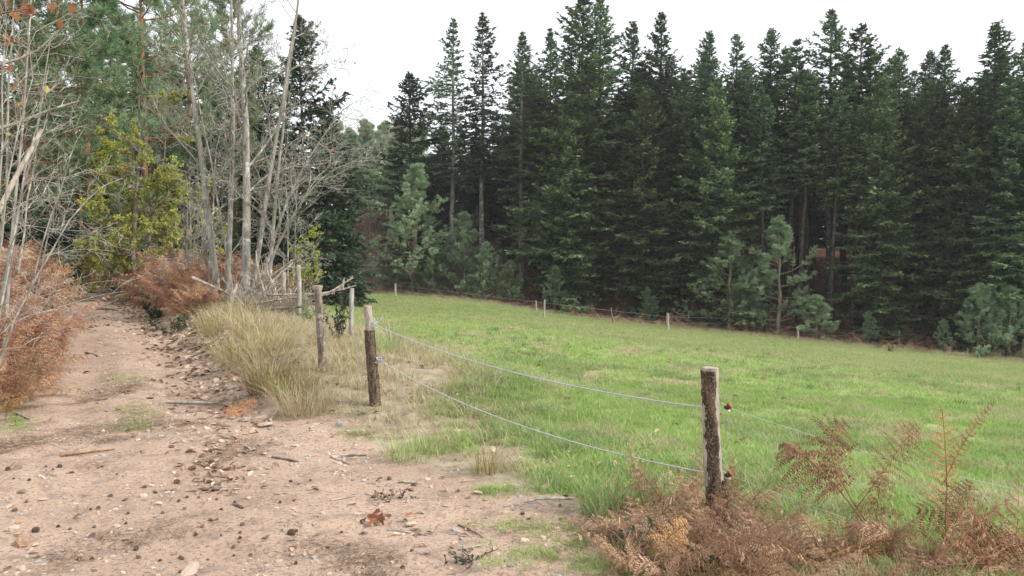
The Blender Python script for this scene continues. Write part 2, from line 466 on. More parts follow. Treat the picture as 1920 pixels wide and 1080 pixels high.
for ci, nm, lb in ((0, 'dirt_track', 'pinkish sandy dirt track running up to the woods'), (1, 'meadow', 'sloping green pasture beyond the fence'),
                   (2, 'forest_floor', 'brown leaf covered forest floor under the trees'), (3, 'verge', 'strawy verge between track and pasture')):
    f = FQ[cls == ci]; used = np.unique(f)
    remap = np.full(len(Vg), -1); remap[used] = np.arange(len(used))
    g = Geo(); g.mesh(Vg[used], remap[f]); me = g.build_mesh(nm, M['ground'], True)
    for an, arr in (('dirt', dirt), ('mead', mead), ('litter', litter)):
        a = me.attributes.new(an, 'FLOAT', 'POINT'); a.data.foreach_set('value', arr.reshape(-1)[used].astype(np.float32))
    tag(link(nm, me), lb, kind='structure')

# ------------------------------------------------------------------ plant growing
def interp_path(P, t):                    # P [n,k,3], t [n,m] -> pos, tangent [n,m,3]
    n, k = P.shape[:2]
    q = t * (k - 1); i = np.clip(np.floor(q).astype(int), 0, k - 2); f = (q - i)[..., None]
    r = np.arange(n)[:, None]
    a, b = P[r, i], P[r, i + 1]
    return a * (1 - f) + b * f, nrm(b - a)
def grow(P, R, n, t0, t1, ang, lenf, k=5, up=.15, wob=.25, rr=.55, rmin=.002, rg=rng, fall=.55, minlen=.0):
    """n child shoots on every parent path"""
    np_ = len(P)
    t = t0 + (t1 - t0) * (np.arange(n)[None] + rg.random((np_, n))) / n
    pos, T = interp_path(P, t)
    plen = np.linalg.norm(np.diff(P, axis=1), axis=2).sum(1)
    r_at = np.take_along_axis(R, np.clip((t * (R.shape[1] - 1)).astype(int), 0, R.shape[1] - 1), 1)
    pos = pos.reshape(-1, 3); T = T.reshape(-1, 3); t = t.reshape(-1); r_at = r_at.reshape(-1)
    rand = rg.normal(size=T.shape); perp = nrm(np.cross(T, rand))
    a = ang * rg.uniform(.65, 1.35, len(T))[:, None]
    D = nrm(T * np.cos(a) + perp * np.sin(a))
    L = np.maximum(np.repeat(plen, n) * lenf * (1 - fall * t) * rg.uniform(.6, 1.25, len(T)), minlen)
    pts = [pos]; d = D
    for j in range(k - 1):
        d = nrm(d + np.array([0, 0, up]) + rg.normal(size=d.shape) * wob)
        pts.append(pts[-1] + d * (L / (k - 1))[:, None])
    C = np.stack(pts, 1)
    r0 = np.maximum(r_at * rr * rg.uniform(.7, 1.1, len(T)), rmin * 1.4)
    RR = r0[:, None] * np.linspace(1, .35, k)[None]
    return C, np.maximum(RR, rmin)

def conifer(seed, H, Rm, bare, nb, tw=.22, mat='fir', bark='firbark', droop=.0, power=.8, wcard=.145, dead=True, open_=1.0):
    rg = np.random.default_rng(seed)
    tr, cr = Geo(), Geo()
    z = np.linspace(0, H, 9); sway = np.cumsum(rg.normal(0, .05, (9, 2)), 0); sway[0] = 0
    P = np.concatenate([sway, z[:, None]], 1)[None]; r0 = H * .0085 + .03
    P[0, 0, 2] = -.6
    tr.tubes(P, (r0 * (1 - z / H) ** .85 + .012)[None], 8)
    t = bare + (0.992 - bare) * (np.arange(nb) + rg.random(nb)) / nb
    t = bare + (t - bare) * 1.0
    clus = np.round(t * H / .62) * .62 / H
    t = np.clip(t * .35 + clus * .65, bare, .995)
    az = np.arange(nb) * 2.39996 + rg.normal(0, .5, nb)
    tt = (t - bare) / (1 - bare)
    prof = np.minimum((1 - tt) ** power, .62 + .9 * tt + .15)         # slight taper inwards near the crown base
    L = Rm * prof * rg.uniform(.55, 1.15, nb) * (1 + .18 * np.sin(az * 1.0 + seed)) * (1 + .8 * vnoise(t * H * .55, np.sin(az) * 1.2 + np.cos(az), seed)) + .07
    pos, _ = interp_path(P, t[None]); pos = pos[0]
    e = np.interp(tt, [0, .4, .8, 1], [-.28 - droop, -.08 - droop, .30, 1.05]) + rg.normal(0, .12, nb)
    hd = np.stack([np.cos(az), np.sin(az), np.zeros(nb)], 1)
    k = 5; e = e + .25 * np.exp(-((tt - .75) / .3) ** 2); pts = [pos]; el = e.copy()
    for j in range(k - 1):
        d = hd * np.cos(el)[:, None] + np.array([0, 0, 1.]) * np.sin(el)[:, None]
        pts.append(pts[-1] + d * (L / (k - 1))[:, None]); el = el + (.10 + .05 * (1 - tt)) * (j > 0) - .06 * (j == 0)
    B = np.stack(pts, 1)
    tr.tubes(B, (.010 + .011 * L)[:, None] * np.linspace(1, .25, k)[None], 3)
    # twigs along every branch, both sides
    m = np.clip((L / tw).astype(int), 5, 18)
    bi = np.repeat(np.arange(nb), m)
    s = np.concatenate([(np.arange(q) + rg.random(q)) / q for q in m]) * .88 + .12
    q = s * (k - 1); i = np.clip(q.astype(int), 0, k - 2); f = (q - i)[:, None]
    p = B[bi, i] * (1 - f) + B[bi, i + 1] * f; T = nrm(B[bi, i + 1] - B[bi, i])
    side = nrm(np.cross(T, np.array([0, 0, 1.])))
    keep = rg.random(len(p)) < open_ * (0.60 + .60 * s)                  # inner twigs thin out
    for sg in (-1, 1):
        a = rg.uniform(.6, 1.15, len(p))[:, None]
        D = nrm(T * np.cos(a) + sg * side * np.sin(a) + np.array([0, 0, 1.]) * rg.normal(-.10 - droop, .22, len(p))[:, None])
        Lt = (.20 + .30 * L[bi] * (1 - s) ** .7) * rg.uniform(.6, 1.2, len(p))
        Lt = np.minimum(np.minimum(Lt, 1.15), .10 + .55 * L[bi]); wc = wcard * np.clip(.45 + .5 * L[bi], .4, 1)
        N = nrm(np.array([0, 0, 1.]) + rg.normal(0, .45, D.shape))
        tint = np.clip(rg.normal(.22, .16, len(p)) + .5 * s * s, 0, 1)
        kk = keep
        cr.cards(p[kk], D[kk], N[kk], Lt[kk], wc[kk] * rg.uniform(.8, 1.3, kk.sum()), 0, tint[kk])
        S2 = np.cross(D, N)
        for sg2 in (-1, 1):                                        # side sprigs
            for fr in (.35, .65):
                D2 = nrm(D * .75 + sg2 * nrm(S2) * .7 + rg.normal(0, .2, D.shape))
                N2 = nrm(N + rg.normal(0, .5, D.shape)); k2 = keep & (rg.random(len(p)) < .8)
                cr.cards((p + D * (Lt * fr)[:, None])[k2], D2[k2], N2[k2], (Lt * .5 * rg.uniform(.6, 1.2, len(p)) + .04)[k2], wc[k2] * .9, 0, tint[k2] + .08)
    # branch tips and leader
    N = nrm(np.array([0, 0, 1.]) + rg.normal(0, .3, (nb, 3)))
    cr.cards(B[:, -2], B[:, -1] - B[:, -2], N, L / 4 + .14, wcard * np.clip(.4 + .4 * L, .3, 1.1), 0, np.clip(rg.normal(.6, .2, nb), 0, 1))
    for a in range(5):
        an = a * 1.257; cr.cards(np.array([[P[0, -1, 0], P[0, -1, 1], H - .5]]), np.array([[.25 * math.cos(an), .25 * math.sin(an), 1.]]), np.array([[math.sin(an), math.cos(an), .1]]), np.array([.75]), .07, 0, np.array([.5]))
    if dead and bare > .15:                                          # dead snags under the crown
        nd = int(45 * bare / .4)
        td = rg.uniform(.06, bare + .05, nd); pd, _ = interp_path(P, td[None]); pd = pd[0]; a = rg.uniform(0, 6.28, nd)
        D = np.stack([np.cos(a), np.sin(a), rg.normal(-.15, .25, nd)], 1); Ld = rg.uniform(.3, 1.6, nd)
        DP = np.stack([pd + D * (Ld * q)[:, None] + np.array([0, 0, -.15]) * (q * q) for q in (0, .5, 1)], 1)
        tr.tubes(DP, np.full((nd, 3), .018) * np.array([1, .7, .3]), 3)
    return {'trunk': tr.build_mesh('trunk', M[bark], True), 'crown': cr.build_mesh('crown', M[mat])}, H

def pine(seed, H, Rm, bare, whorls, per, mat='bluepine', bark='pinebark', need=.16, nw=.022, per_tuft=11, shoots=7, power=.75, up=.55, flat=0.0, tufts=2):
    rg = np.random.default_rng(seed)
    tr, cr = Geo(), Geo()
    z = np.linspace(0, H, 9); sway = np.cumsum(rg.normal(0, .012 * H / 2, (9, 2)), 0); sway[0] = 0
    P = np.concatenate([sway, z[:, None]], 1)[None]; P[0, 0, 2] = -.4; r0 = .02 + H * .010
    tr.tubes(P, (r0 * (1 - z / H) ** .8 + .012)[None], 8)
    t = np.repeat(bare + (1 - bare) * (np.arange(whorls) / whorls) ** .92, per) + rg.normal(0, .012, whorls * per)
    t = np.clip(t, bare * .9, .985); nb = len(t); az = np.arange(nb) * 2.39996 + rg.normal(0, .6, nb); tt = np.clip((t - bare) / (1 - bare), 0, 1)
    L = Rm * np.maximum((1 - tt) ** power, .10) * rg.uniform(.5, 1.25, nb)
    pos, _ = interp_path(P, t[None]); pos = pos[0]
    el = np.interp(tt, [0, .5, 1], [.05, .35, .9]) * (1 - flat) + rg.normal(0, .15, nb)
    hd = np.stack([np.cos(az), np.sin(az), np.zeros(nb)], 1); pts = [pos]; k = 5
    for j in range(k - 1):
        d = hd * np.cos(el)[:, None] + np.array([0, 0, 1.]) * np.sin(el)[:, None] + rg.normal(0, .10, (nb, 3))
        pts.append(pts[-1] + d * (L / (k - 1))[:, None]); el = el + up * .18 - flat * .1
    B = np.stack(pts, 1); RB = (.008 + .014 * L)[:, None] * np.linspace(1, .3, k)[None]
    tr.tubes(B, RB, 4)
    C, RC = grow(B, RB, shoots, .25, 1.0, .75, .45, 4, up=.22, wob=.18, rmin=.005, rg=rg, minlen=.25)
    tr.tubes(C, RC, 3)
    lead = np.stack([P[0, -2] * (1 - q) + P[0, -1] * q for q in (.55, .75, .9, 1)])[None]
    C = np.concatenate([C, B[:, 1:], lead])
    # tufts of needles along the outer half of every shoot
    for q in np.linspace(.45, 1.0, tufts + 1):
        p, T = interp_path(C, np.full((len(C), 1), min(q, .999))); p, T = p[:, 0], T[:, 0]
        p = np.repeat(p, per_tuft, 0); T = np.repeat(T, per_tuft, 0)
        a = rg.uniform(.25, 1.15, len(p))[:, None]; perp = nrm(np.cross(T, rg.normal(size=T.shape)))
        D = nrm(T * np.cos(a) + perp * np.sin(a) + np.array([0, 0, .12]))
        tint = np.repeat(np.clip(rg.normal(.4, .22, len(C)), 0, 1), per_tuft) + rg.normal(0, .08, len(p))
        cr.cards(p, D, rg.normal(size=D.shape), need * rg.uniform(.7, 1.2, len(p)), np.full(len(p), nw), 0, tint)
    return {'trunk': tr.build_mesh('trunk', M[bark], True), 'crown': cr.build_mesh('crown', M[mat])}, H

def bare_tree(seed, stems, levels, bark='greybark', leaves=0, leafmat='brownleaf', lsize=.07, sides=(7, 5, 4, 3, 3), crown_name='crown', cluster=0):
    """stems: list of (path pts, r0, r1); levels: list of dicts for grow(); everything local"""
    rg = np.random.default_rng(seed)
    tr, br = Geo(), Geo()
    P = np.stack([s[0] for s in stems]); R = np.stack([np.linspace(s[1], s[2], P.shape[1]) for s in stems])
    tr.tubes(P, R, sides[0])
    last = None; segs = []
    for i, lv in enumerate(levels):
        P, R = grow(P, R, rg=rg, **lv)
        br.tubes(P, R, sides[min(i + 1, 4)]); last = (P, R); segs.append(P)
    parts = {'trunk': tr.build_mesh('trunk', M[bark], True)}
    mats = [M[bark]]
    if leaves:
        mats.append(M[leafmat]); Pl = last[0]; ii = rg.integers(0, len(Pl), leaves)
        if cluster:
            ok = fbm(Pl[:, 2, 0] * cluster + 5, Pl[:, 2, 2] * cluster + Pl[:, 2, 1] * .7, seed, 2) > -.18
            c = np.where(ok)[0]; ii = c[rg.integers(0, len(c), leaves)] if len(c) else ii
        p, T = interp_path(Pl[ii], rg.random((leaves, 1))); p, T = p[:, 0], T[:, 0]
        D = nrm(T * .4 + rg.normal(0, .6, T.shape) + np.array([0, 0, -.25])); N = nrm(rg.normal(0, .6, T.shape) + np.array([0, 0, 1.]))
        L = lsize * rg.uniform(.6, 1.3, leaves)
        br.cards(p, D, N, L, L * .55, 1, np.clip(rg.normal(.45, .27, leaves), 0, 1), mid=.5, fold=.15)
    parts[crown_name] = br.build_mesh(crown_name, mats)
    return parts

def stem(base, tip, k=7, wob=.1, rg=rng, bow=(0, 0, 0)):
    t = np.linspace(0, 1, k)[:, None]; b, e = np.asarray(base, float), np.asarray(tip, float)
    p = b * (1 - t) + e * t + np.asarray(bow) * (4 * t * (1 - t)); n = np.cumsum(rg.normal(0, wob, (k, 3)), 0) * np.array([1, 1, .2]); n[0] = 0
    return p + n * t

# ------------------------------------------------------------------ the conifer stand
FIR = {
    'full1': conifer(11, 24, 5.4, .02, 300, droop=.05, power=.68, tw=.25, mat='fir_sunlit'), 'full2': conifer(12, 22, 5.0, .03, 290, droop=.02, power=.62, tw=.25, mat='fir_sunlit'),
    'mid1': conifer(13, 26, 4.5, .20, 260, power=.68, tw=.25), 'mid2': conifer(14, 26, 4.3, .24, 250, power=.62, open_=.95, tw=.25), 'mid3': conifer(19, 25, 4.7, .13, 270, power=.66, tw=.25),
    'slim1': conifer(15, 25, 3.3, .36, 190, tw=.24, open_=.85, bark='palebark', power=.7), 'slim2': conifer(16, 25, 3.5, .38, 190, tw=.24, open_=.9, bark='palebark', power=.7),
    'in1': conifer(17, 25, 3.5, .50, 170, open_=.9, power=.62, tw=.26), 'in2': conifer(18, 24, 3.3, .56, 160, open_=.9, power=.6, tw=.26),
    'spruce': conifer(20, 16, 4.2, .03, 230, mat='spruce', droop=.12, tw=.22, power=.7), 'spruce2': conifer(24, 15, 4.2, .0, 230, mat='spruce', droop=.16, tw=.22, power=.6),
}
def at_fence(u, off):
    k = (u - CX) / F_PX
    Y = (off + 72 * .944 - 11.3 * .328) / (k * .328 + .944)
    return k * Y, Y
def plant(proto, name, u, vtop, label, cat, off=None, Y=None, wide=1.0, group=None, lib=FIR, tilt=(0, 0)):
    if Y is None: x, Y = at_fence(u, off)
    else: x = (u - CX) / F_PX * Y
    z = hz(x, Y); parts, H = lib[proto]
    sc = (px(u, vtop, Y)[2] - z) / H
    if name == 'fir_tree': wide *= 1.18; tilt = (random.gauss(0, .012), random.gauss(0, .012))
    return thing(name, parts, (x, Y, z), random.uniform(0, 6.28), (sc * wide, sc * wide, sc), label, cat, group, tilt)

G1 = 'conifers along the far edge of the pasture'
FRONT = [
 ('slim1', 848, 38, 7, 1.0, 'tall slim fir with bare pale trunk, left one of three standing apart on the skyline'),
 ('slim2', 905, 22, 9, 1.0, 'tall slim fir with bare pale trunk, middle of three standing apart on the skyline'),
 ('slim1', 978, 62, 7, 1.1, 'slim fir with forked dark trunk, right and lowest of three standing apart'),
 ('spruce', 772, 138, 6, 1.0, 'dark bushy spruce behind the biggest young blue green pine'),
 ('mid3', 1032, 52, 10, .9, 'narrow fir tucked against the left side of the tallest fir'),
 ('full1', 1078, -30, 4.5, .95, 'tallest dark fir, its tip cut by the top of the photo'),
 ('mid3', 1122, -12, 7, 1.0, 'very tall fir just right of the tallest fir, top touching the photo edge'),
 ('full2', 1062, 190, 2.8, .8, 'dark fir skirt with branches to the ground beside the small lone pine'),
 ('mid1', 1185, 38, 9, 1.0, 'pointed fir rising alone right of the two tallest firs'),
 ('mid2', 1238, 25, 8, 1.0, 'pointed blue tinged fir second right of the two tallest firs'),
 ('full1', 1205, 165, 3.0, .95, 'broad green fir branched to the ground with hanging tufts of pale needles'),
 ('mid1', 1320, 58, 7, 1.0, 'fir with a thin spire between two blunt tops above the paired young pines'),
 ('full2', 1345, 150, 3.6, .82, 'lighter green fir in the front row with a bright right flank and bare foot'),
 ('mid2', 1380, 66, 8, 1.0, 'fir with a ragged two tipped dark top'),
 ('in1', 1433, 62, 7.5, .95, 'fir straight above the taller of the paired young pines'),
 ('in2', 1480, 75, 6.5, 1.0, 'fir with dark symmetrical top left of the needle sharp spire'),
 ('in1', 1432, 165, 4.0, .9, 'half bare fir standing behind the taller of the paired young pines'),
 ('in1', 1556, 22, 6.5, 1.0, 'fir with needle sharp spire, the highest in the right half'),
 ('in1', 1606, 50, 8.0, 1.05, 'fir with open sparse top right of the needle sharp spire'),
 ('in2', 1560, 175, 3.6, .9, 'fir with long bare dark trunk in the gap of brown trunks'),
 ('full1', 1650, 135, 2.6, .86, 'bright green fir bushing out to the meadow between small saplings'),
 ('mid1', 1682, 95, 7.5, 1.1, 'round topped fir behind the bright green bushing fir'),
 ('mid2', 1728, 150, 5.0, 1.0, 'blue green fir crowded between two taller round topped firs'),
 ('mid3', 1762, 88, 7.0, 1.0, 'fir with pale open tip left of the tall steep fir'),
 ('full2', 1805, 160, 3.2, .85, 'dark fir hanging over the tall white post'),
 ('mid1', 1856, 48, 5.0, 1.1, 'tall steep fir with dense even top near the right of the stand'),
 ('full1', 1912, 65, 4.2, .9, 'tall fir cut by the right edge of the photo'),
 ('mid2', 1885, 150, 3.0, .9, 'fir over the clump of three pale saplings at the right'),
 ('full2', 1985, 80, 4.0, .9, 'fir just past the right edge whose branches reach in'),
 ('mid3', 1280, 130, 5.0, .95, 'fir filling the dark gap between the broad fir and the lighter green one'),
 ('in2', 1500, 140, 4.5, 1.0, 'half bare fir left of the gap of brown trunks'),
 ('in1', 1600, 200, 3.8, .9, 'half bare fir right of the gap of brown trunks'),
]
for pr, u, vt, off, wd, lb in FRONT:
    plant(pr, 'fir_tree', u, vt, lb, 'fir', off=off, wide=wd, group=G1)
# the ranks behind
kinds = ['in1', 'in2', 'in2', 'in1', 'in1', 'in2']
MARKS = [(1078, 'tallest fir'), (1185, 'pointed lone fir'), (1238, 'blue tinged fir'), (1320, 'thin spired fir'), (1380, 'ragged two tipped fir'), (1433, 'fir above the paired pines'), (1480, 'symmetrical dark fir'),
         (1556, 'needle sharp spire'), (1606, 'open topped fir'), (1682, 'round topped fir'), (1762, 'pale tipped fir'), (1856, 'tall steep fir'), (1912, 'fir at the photo edge'), (1130, 'twin of the tallest fir'), (1990, 'fir reaching in from outside')]
for off in (9, 12, 15.5, 19.5, 24, 30, 37):
    for u in np.arange(1015, 2110, 62 if off < 18 else 80):
        uu = u + rng.normal(0, 17)
        vt = rng.uniform(92, 190) + (20 if off > 20 else 0)
        lab = 'dark half bare fir deep in the stand behind the front firs'
        if off < 16:
            mk = min(MARKS, key=lambda q: abs(q[0] - uu)); lab = 'half bare fir, %s rank back, just %s of the %s' % ({9: 'first', 12: 'second', 15.5: 'third'}[off], 'left' if uu < mk[0] else 'right', mk[1])
        plant(kinds[rng.integers(0, 6)], 'fir_tree', uu, vt, lab, 'fir', off=off + rng.normal(0, .8), group='firs deep in the stand')

for i in range(40):
    plant(['spruce', 'mid1', 'spruce'][i % 3], 'fir_tree', 1000 + 26 * i + rng.normal(0, 8), rng.uniform(185, 285), 'dark conifer at the back of the stand, seen only through gaps', 'fir', off=rng.uniform(38, 50), wide=1.25, group='conifers at the back of the stand')
for i in range(14):
    plant('spruce2', 'spruce_tree', 800 + 16 * i, rng.uniform(265, 325), 'dark bushy spruce filling the gaps behind the three slim firs', 'spruce', off=rng.uniform(14, 24), wide=1.35, group='spruces behind the slim firs')
for i in range(22):
    u = rng.uniform(800, 1015)
    plant(['in1', 'spruce', 'in2', 'mid1'][i % 4], 'fir_tree', u, rng.uniform(225, 300), 'dark conifer on the slope behind the three slim firs', 'fir', off=rng.uniform(11, 32), group='conifers behind the slim firs')
# young blue-green pines before the stand
YP = {'y1': pine(31, 8, 2.6, .10, 12, 5, shoots=7, per_tuft=16, need=.20, nw=.034, power=.8, up=1.2, bark='youngbark'), 'y2': pine(32, 5, 1.75, .05, 9, 5, shoots=6, per_tuft=16, need=.18, nw=.03, power=.85, up=1.3, bark='youngbark'), 'y3': pine(33, 6.5, 2.2, .14, 10, 4, shoots=5, per_tuft=17, need=.20, nw=.032, power=.75, up=1.2, bark='youngbark'),
      'y4': pine(34, 3.2, 1.25, .03, 7, 5, shoots=5, per_tuft=15, need=.16, nw=.028, power=.9, up=1.3, bark='youngbark'), 'y5': pine(35, 4.5, 1.9, .0, 9, 5, mat='pine', shoots=7, per_tuft=16, need=.18, nw=.032, power=.75, up=.9, bark='youngbark')}
G2 = 'young pines along the far fence'
for pr, u, vt, off, wd, lb in [
 ('y1', 775, 310, .9, 1.35, 'largest young blue green pine, orange stem, left in the row before the dark trunks'),
 ('y2', 870, 400, 1.0, 1.3, 'young pine with an open finger shaped top before the bare pale trunks'),
 ('y5', 812, 448, .3, 1.3, 'bushy young pine at the foot of the largest young pine'),
 ('y2', 912, 455, .6, 1.2, 'rounded grey green young pine right of the finger topped one'),
 ('y5', 955, 490, .2, 1.25, 'low broad young pine at the right end of the thicket'),
 ('y5', 745, 470, 1.6, 1.2, 'dark young pine behind the lone grey post at left'),
 ('y4', 880, 515, -.2, 1.6, 'lowest bright young pine leaning out over the meadow edge'),
 ('y4', 1040, 500, .5, 1.0, 'small lone conical pine between two thin grey fence posts'),
 ('y3', 1370, 445, .9, 1.6, 'broader young pine, left of the pair before the dark firs'),
 ('y3', 1462, 410, .8, 1.3, 'taller young pine with a tufted tip, right of the pair'),
 ('y5', 1400, 500, 1.4, 1.2, 'low pine filling the space between the pair of young pines'),
 ('y4', 1530, 555, .4, 1.9, 'small bushy pine right of the pair of young pines'),
 ('y4', 1630, 585, .8, 1.1, 'tiny pine sapling in shade below the bright green fir'),
 ('y4', 1770, 600, 1.1, 1.0, 'tiny green sapling just behind the tall white post'),
 ('y4', 1835, 535, .5, 1.1, 'left of three pale saplings at the right'),
 ('y4', 1858, 540, .9, 1.1, 'middle of three pale saplings at the right'),
 ('y4', 1892, 540, .6, 1.2, 'right of three pale saplings at the right'),
 ('y5', 1215, 540, .9, 1.1, 'low dark pine under the skirt of the broad green fir'),
 ('y5', 680, 510, 2.2, 1.4, 'dark low pine at the upper left corner of the meadow')]:
    plant(pr, 'young_pine', u, vt, lb, 'pine', off=off, wide=wd, group=G2, lib=YP)

# far pinewood seen through the gap
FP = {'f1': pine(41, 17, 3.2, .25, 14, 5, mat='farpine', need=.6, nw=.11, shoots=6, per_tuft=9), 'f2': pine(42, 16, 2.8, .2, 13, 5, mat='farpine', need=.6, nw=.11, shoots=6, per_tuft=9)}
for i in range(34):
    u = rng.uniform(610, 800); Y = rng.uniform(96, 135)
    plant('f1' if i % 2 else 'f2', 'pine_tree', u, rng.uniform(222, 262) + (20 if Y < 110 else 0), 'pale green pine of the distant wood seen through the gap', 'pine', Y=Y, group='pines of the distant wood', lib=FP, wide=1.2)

# ------------------------------------------------------------------ trees up the track on the left
LP = {'p1': pine(51, 15, 3.6, .28, 15, 5, mat='pine', need=.34, nw=.035, shoots=9, per_tuft=14, flat=.5, power=.5, tufts=3),
      'p2': pine(52, 15, 3.2, .38, 13, 4, mat='pine', need=.32, nw=.03, shoots=8, per_tuft=13, power=.45),
      'p3': pine(53, 13, 3.4, .12, 16, 5, mat='pine', need=.34, nw=.035, shoots=9, per_tuft=14, flat=.4, power=.6, tufts=3)}
G3 = 'trees at the end of the track'
for pr, u, vt, Y, wd, lb in [
 ('p1', 60, -160, 24, 1.0, 'big soft needled pine behind the bare shrubs at the left edge'),
 ('p3', 168, -90, 29, 1.0, 'soft green pine with drooping tiers above the dark end of the track'),
 ('p2', 276, -120, 34, 1.0, 'tall open crowned pine with orange trunk and sky showing through'),
 ('p1', 235, 20, 40, .9, 'pine behind the open crowned pine, filling below its crown'),
 ('p2', 350, -60, 41, 1.0, 'greyish open pine behind the pale many stemmed tree'),
 ('p2', 440, -20, 44, .95, 'sparse pine behind the crown of the pale many stemmed tree'),
 ('p3', 320, 130, 46, 1.0, 'rounded pine deep behind the yellowing tree'),
 ('p3', 400, 180, 40, .9, 'low pine behind the forked pale stems'),
 ('p2', 156, 60, 33, .7, 'pine with a dark shaded trunk standing beside the yellowing tree')]:
    plant(pr, 'pine_tree', u, vt, lb, 'pine', Y=Y, wide=wd, group=G3, lib=LP)
for pr, u, vt, Y, wd, lb in [
 ('spruce', 570, 32, 38, 1.0, 'dark pointed spruce at the upper left corner of the meadow'),
 ('spruce2', 618, 195, 40, 1.0, 'dark rounded spruce with low branches right of the pointed one'),
 ('spruce2', 545, 250, 42, 1.0, 'dark low spruce hidden behind the pale many stemmed tree'),
 ('spruce2', 60, 200, 40, 1.3, 'black shaded spruce closing off the end of the track'),
 ('spruce2', 130, 230, 44, 1.3, 'dark shaded spruce right of the black gap at the end of the track'),
 ('spruce2', 85, 300, 35, 1.2, 'added low spruce darkening the opening at the track end'),  # this spruce and the next two are added to make the opening dark
 ('spruce2', 48, 345, 23, 1.2, 'added young spruce darkening the space above the left bracken bank'),
 ('spruce2', 118, 350, 31, 1.2, 'added low spruce darkening the inner bend of the track end'),
 ('spruce2', 20, 240, 30, 1.2, 'dark spruce behind the left bracken bank'),
 ('spruce2', 215, 290, 43, 1.3, 'dark low spruce behind the trunk of the yellowing tree'),
 ('spruce', 490, 90, 48, 1.1, 'spruce behind the crown of the pale many stemmed tree'),
 ('spruce2', 655, 400, 46, .9, 'low dark evergreen at the bend of the meadow edge'),
 ('spruce2', -40, 100, 36, 1.3, 'dark spruce beyond the left edge of the track'),
 ('spruce2', 300, 330, 47, 1.3, 'dark spruce deep behind the bracken bank')]:
    plant(pr, 'spruce_tree', u, vt, lb, 'spruce', Y=Y, wide=wd, group=G3)
for i in range(26):
    u = rng.uniform(-120, 520); Y = rng.uniform(50, 75)
    plant(['spruce', 'in1', 'mid3'][i % 3], 'spruce_tree', u, rng.uniform(70, 230), 'shaded conifer far back in the left wood', 'conifer', Y=Y, group='conifers far back in the left wood', wide=1.1)

# yellowing tree by the track
rg = np.random.default_rng(61)
p0 = np.array([-13.6, 26.0]); p0 = np.array([(248 - CX) / F_PX * 24.5, 24.5])
yt = bare_tree(61, [(stem((0, 0, -.3), (.3, 0, 6.6), 8, .06, rg), .10, .02), (stem((.1, .1, -.2), (1.3, .2, 5.4), 8, .06, rg), .07, .015), (stem((-.1, 0, -.2), (-.9, .3, 5.0), 8, .06, rg), .06, .015)],
   [dict(n=22, t0=.12, t1=1, ang=1.1, lenf=.40, up=.05, wob=.2), dict(n=9, t0=.2, t1=1, ang=.8, lenf=.5, k=4, up=.02, wob=.25), dict(n=4, t0=.2, t1=1, ang=.8, lenf=.5, k=4, up=0, wob=.3, rmin=.0025)],
   bark='twigbark', leaves=42000, leafmat='oak', lsize=.085, cluster=.8)
thing('broadleaf_tree', yt, (p0[0], p0[1], hz(*p0)), 0, 1.0, 'small tree with yellow and green autumn leaves beside the end of the track', 'tree')
y2 = bare_tree(62, [(stem((0, 0, -.3), (.2, 0, 4.0), 8, .06, rg), .05, .012), (stem((.3, .1, -.2), (.9, .2, 3.4), 8, .06, rg), .04, .012)],
   [dict(n=12, t0=.2, t1=1, ang=1.0, lenf=.4, up=.1, wob=.2), dict(n=6, t0=.2, t1=1, ang=.8, lenf=.5, k=4, up=.02, wob=.25), dict(n=3, t0=.2, t1=1, ang=.8, lenf=.5, k=4, up=0, wob=.3, rmin=.002)],
   bark='twigbark', leaves=5000, leafmat='oak', lsize=.09, cluster=.9)
x = (345 - CX) / F_PX * 25
thing('broadleaf_tree', y2, (x, 25, hz(x, 25)), 1.0, 1.0, 'lower olive leaved sapling right of the yellow autumn tree', 'tree')
x = (585 - CX) / F_PX * 21
thing('broadleaf_tree', y2, (x, 21, hz(x, 21)), 2.6, .62, 'thin sapling with few yellow leaves behind the pile of dead branches', 'tree')

# pale many-stemmed bare trees on the verge
LV = [dict(n=13, t0=.26, t1=.98, ang=1.0, lenf=.36, k=7, up=.05, wob=.18, rr=.34), dict(n=8, t0=.15, t1=1, ang=.75, lenf=.45, k=6, up=.06, wob=.2, rr=.55), dict(n=5, t0=.15, t1=1, ang=.7, lenf=.5, k=4, up=.05, wob=.22, rmin=.0035), dict(n=3, t0=.2, t1=1, ang=.6, lenf=.5, k=3, up=.05, wob=.2, rmin=.003)]
def bt(seed, u, Y, stems_px, label, levels=LV, leaves=30, group=None, bark='greybark', name='bare_tree', lsize=.09):
    rg = np.random.default_rng(seed); x = (u - CX) / F_PX * Y; z = hz(x, Y); o = np.array([x, Y, z]); st = []
    for (u0, u1, v1, w0, dy0, dy1, bow) in stems_px:
        b = np.array([(u0 - CX) / F_PX * (Y + dy0), Y + dy0, hz((u0 - CX) / F_PX * (Y + dy0), Y + dy0) - .15]); e = px(u1, v1, Y + dy1)
        st.append((stem(b - o, e - o, 9, .04, rg, bow), w0 / F_PX * Y * .5, w0 / F_PX * Y * .5 * .28))
    parts = bare_tree(seed, st, levels, bark=bark, leaves=leaves, lsize=lsize)
    return thing(name, parts, o, 0, 1, label, 'tree', group)
G4 = 'pale bare trees on the verge'
bt(71, 416, 17.2, [(410, 335, -60, 14, 0, 0, (0, 0, 0)), (424, 430, -90, 12, .25, .8, (.1, 0, 0))], 'pale grey bare tree with twin close stems, left in the clump on the verge', group=G4)
bt(72, 460, 16.8, [(459, 446, -120, 18, 0, .2, (.12, 0, 0)), (466, 565, -60, 11, .2, .4, (0, 0, 0))], 'thickest pale barked bare tree in the middle of the clump on the verge', group=G4)
bt(73, 504, 17.5, [(502, 560, 40, 9, 0, .4, (-.12, 0, 0))], 'slender pale bare tree, right in the clump on the verge', group=G4)
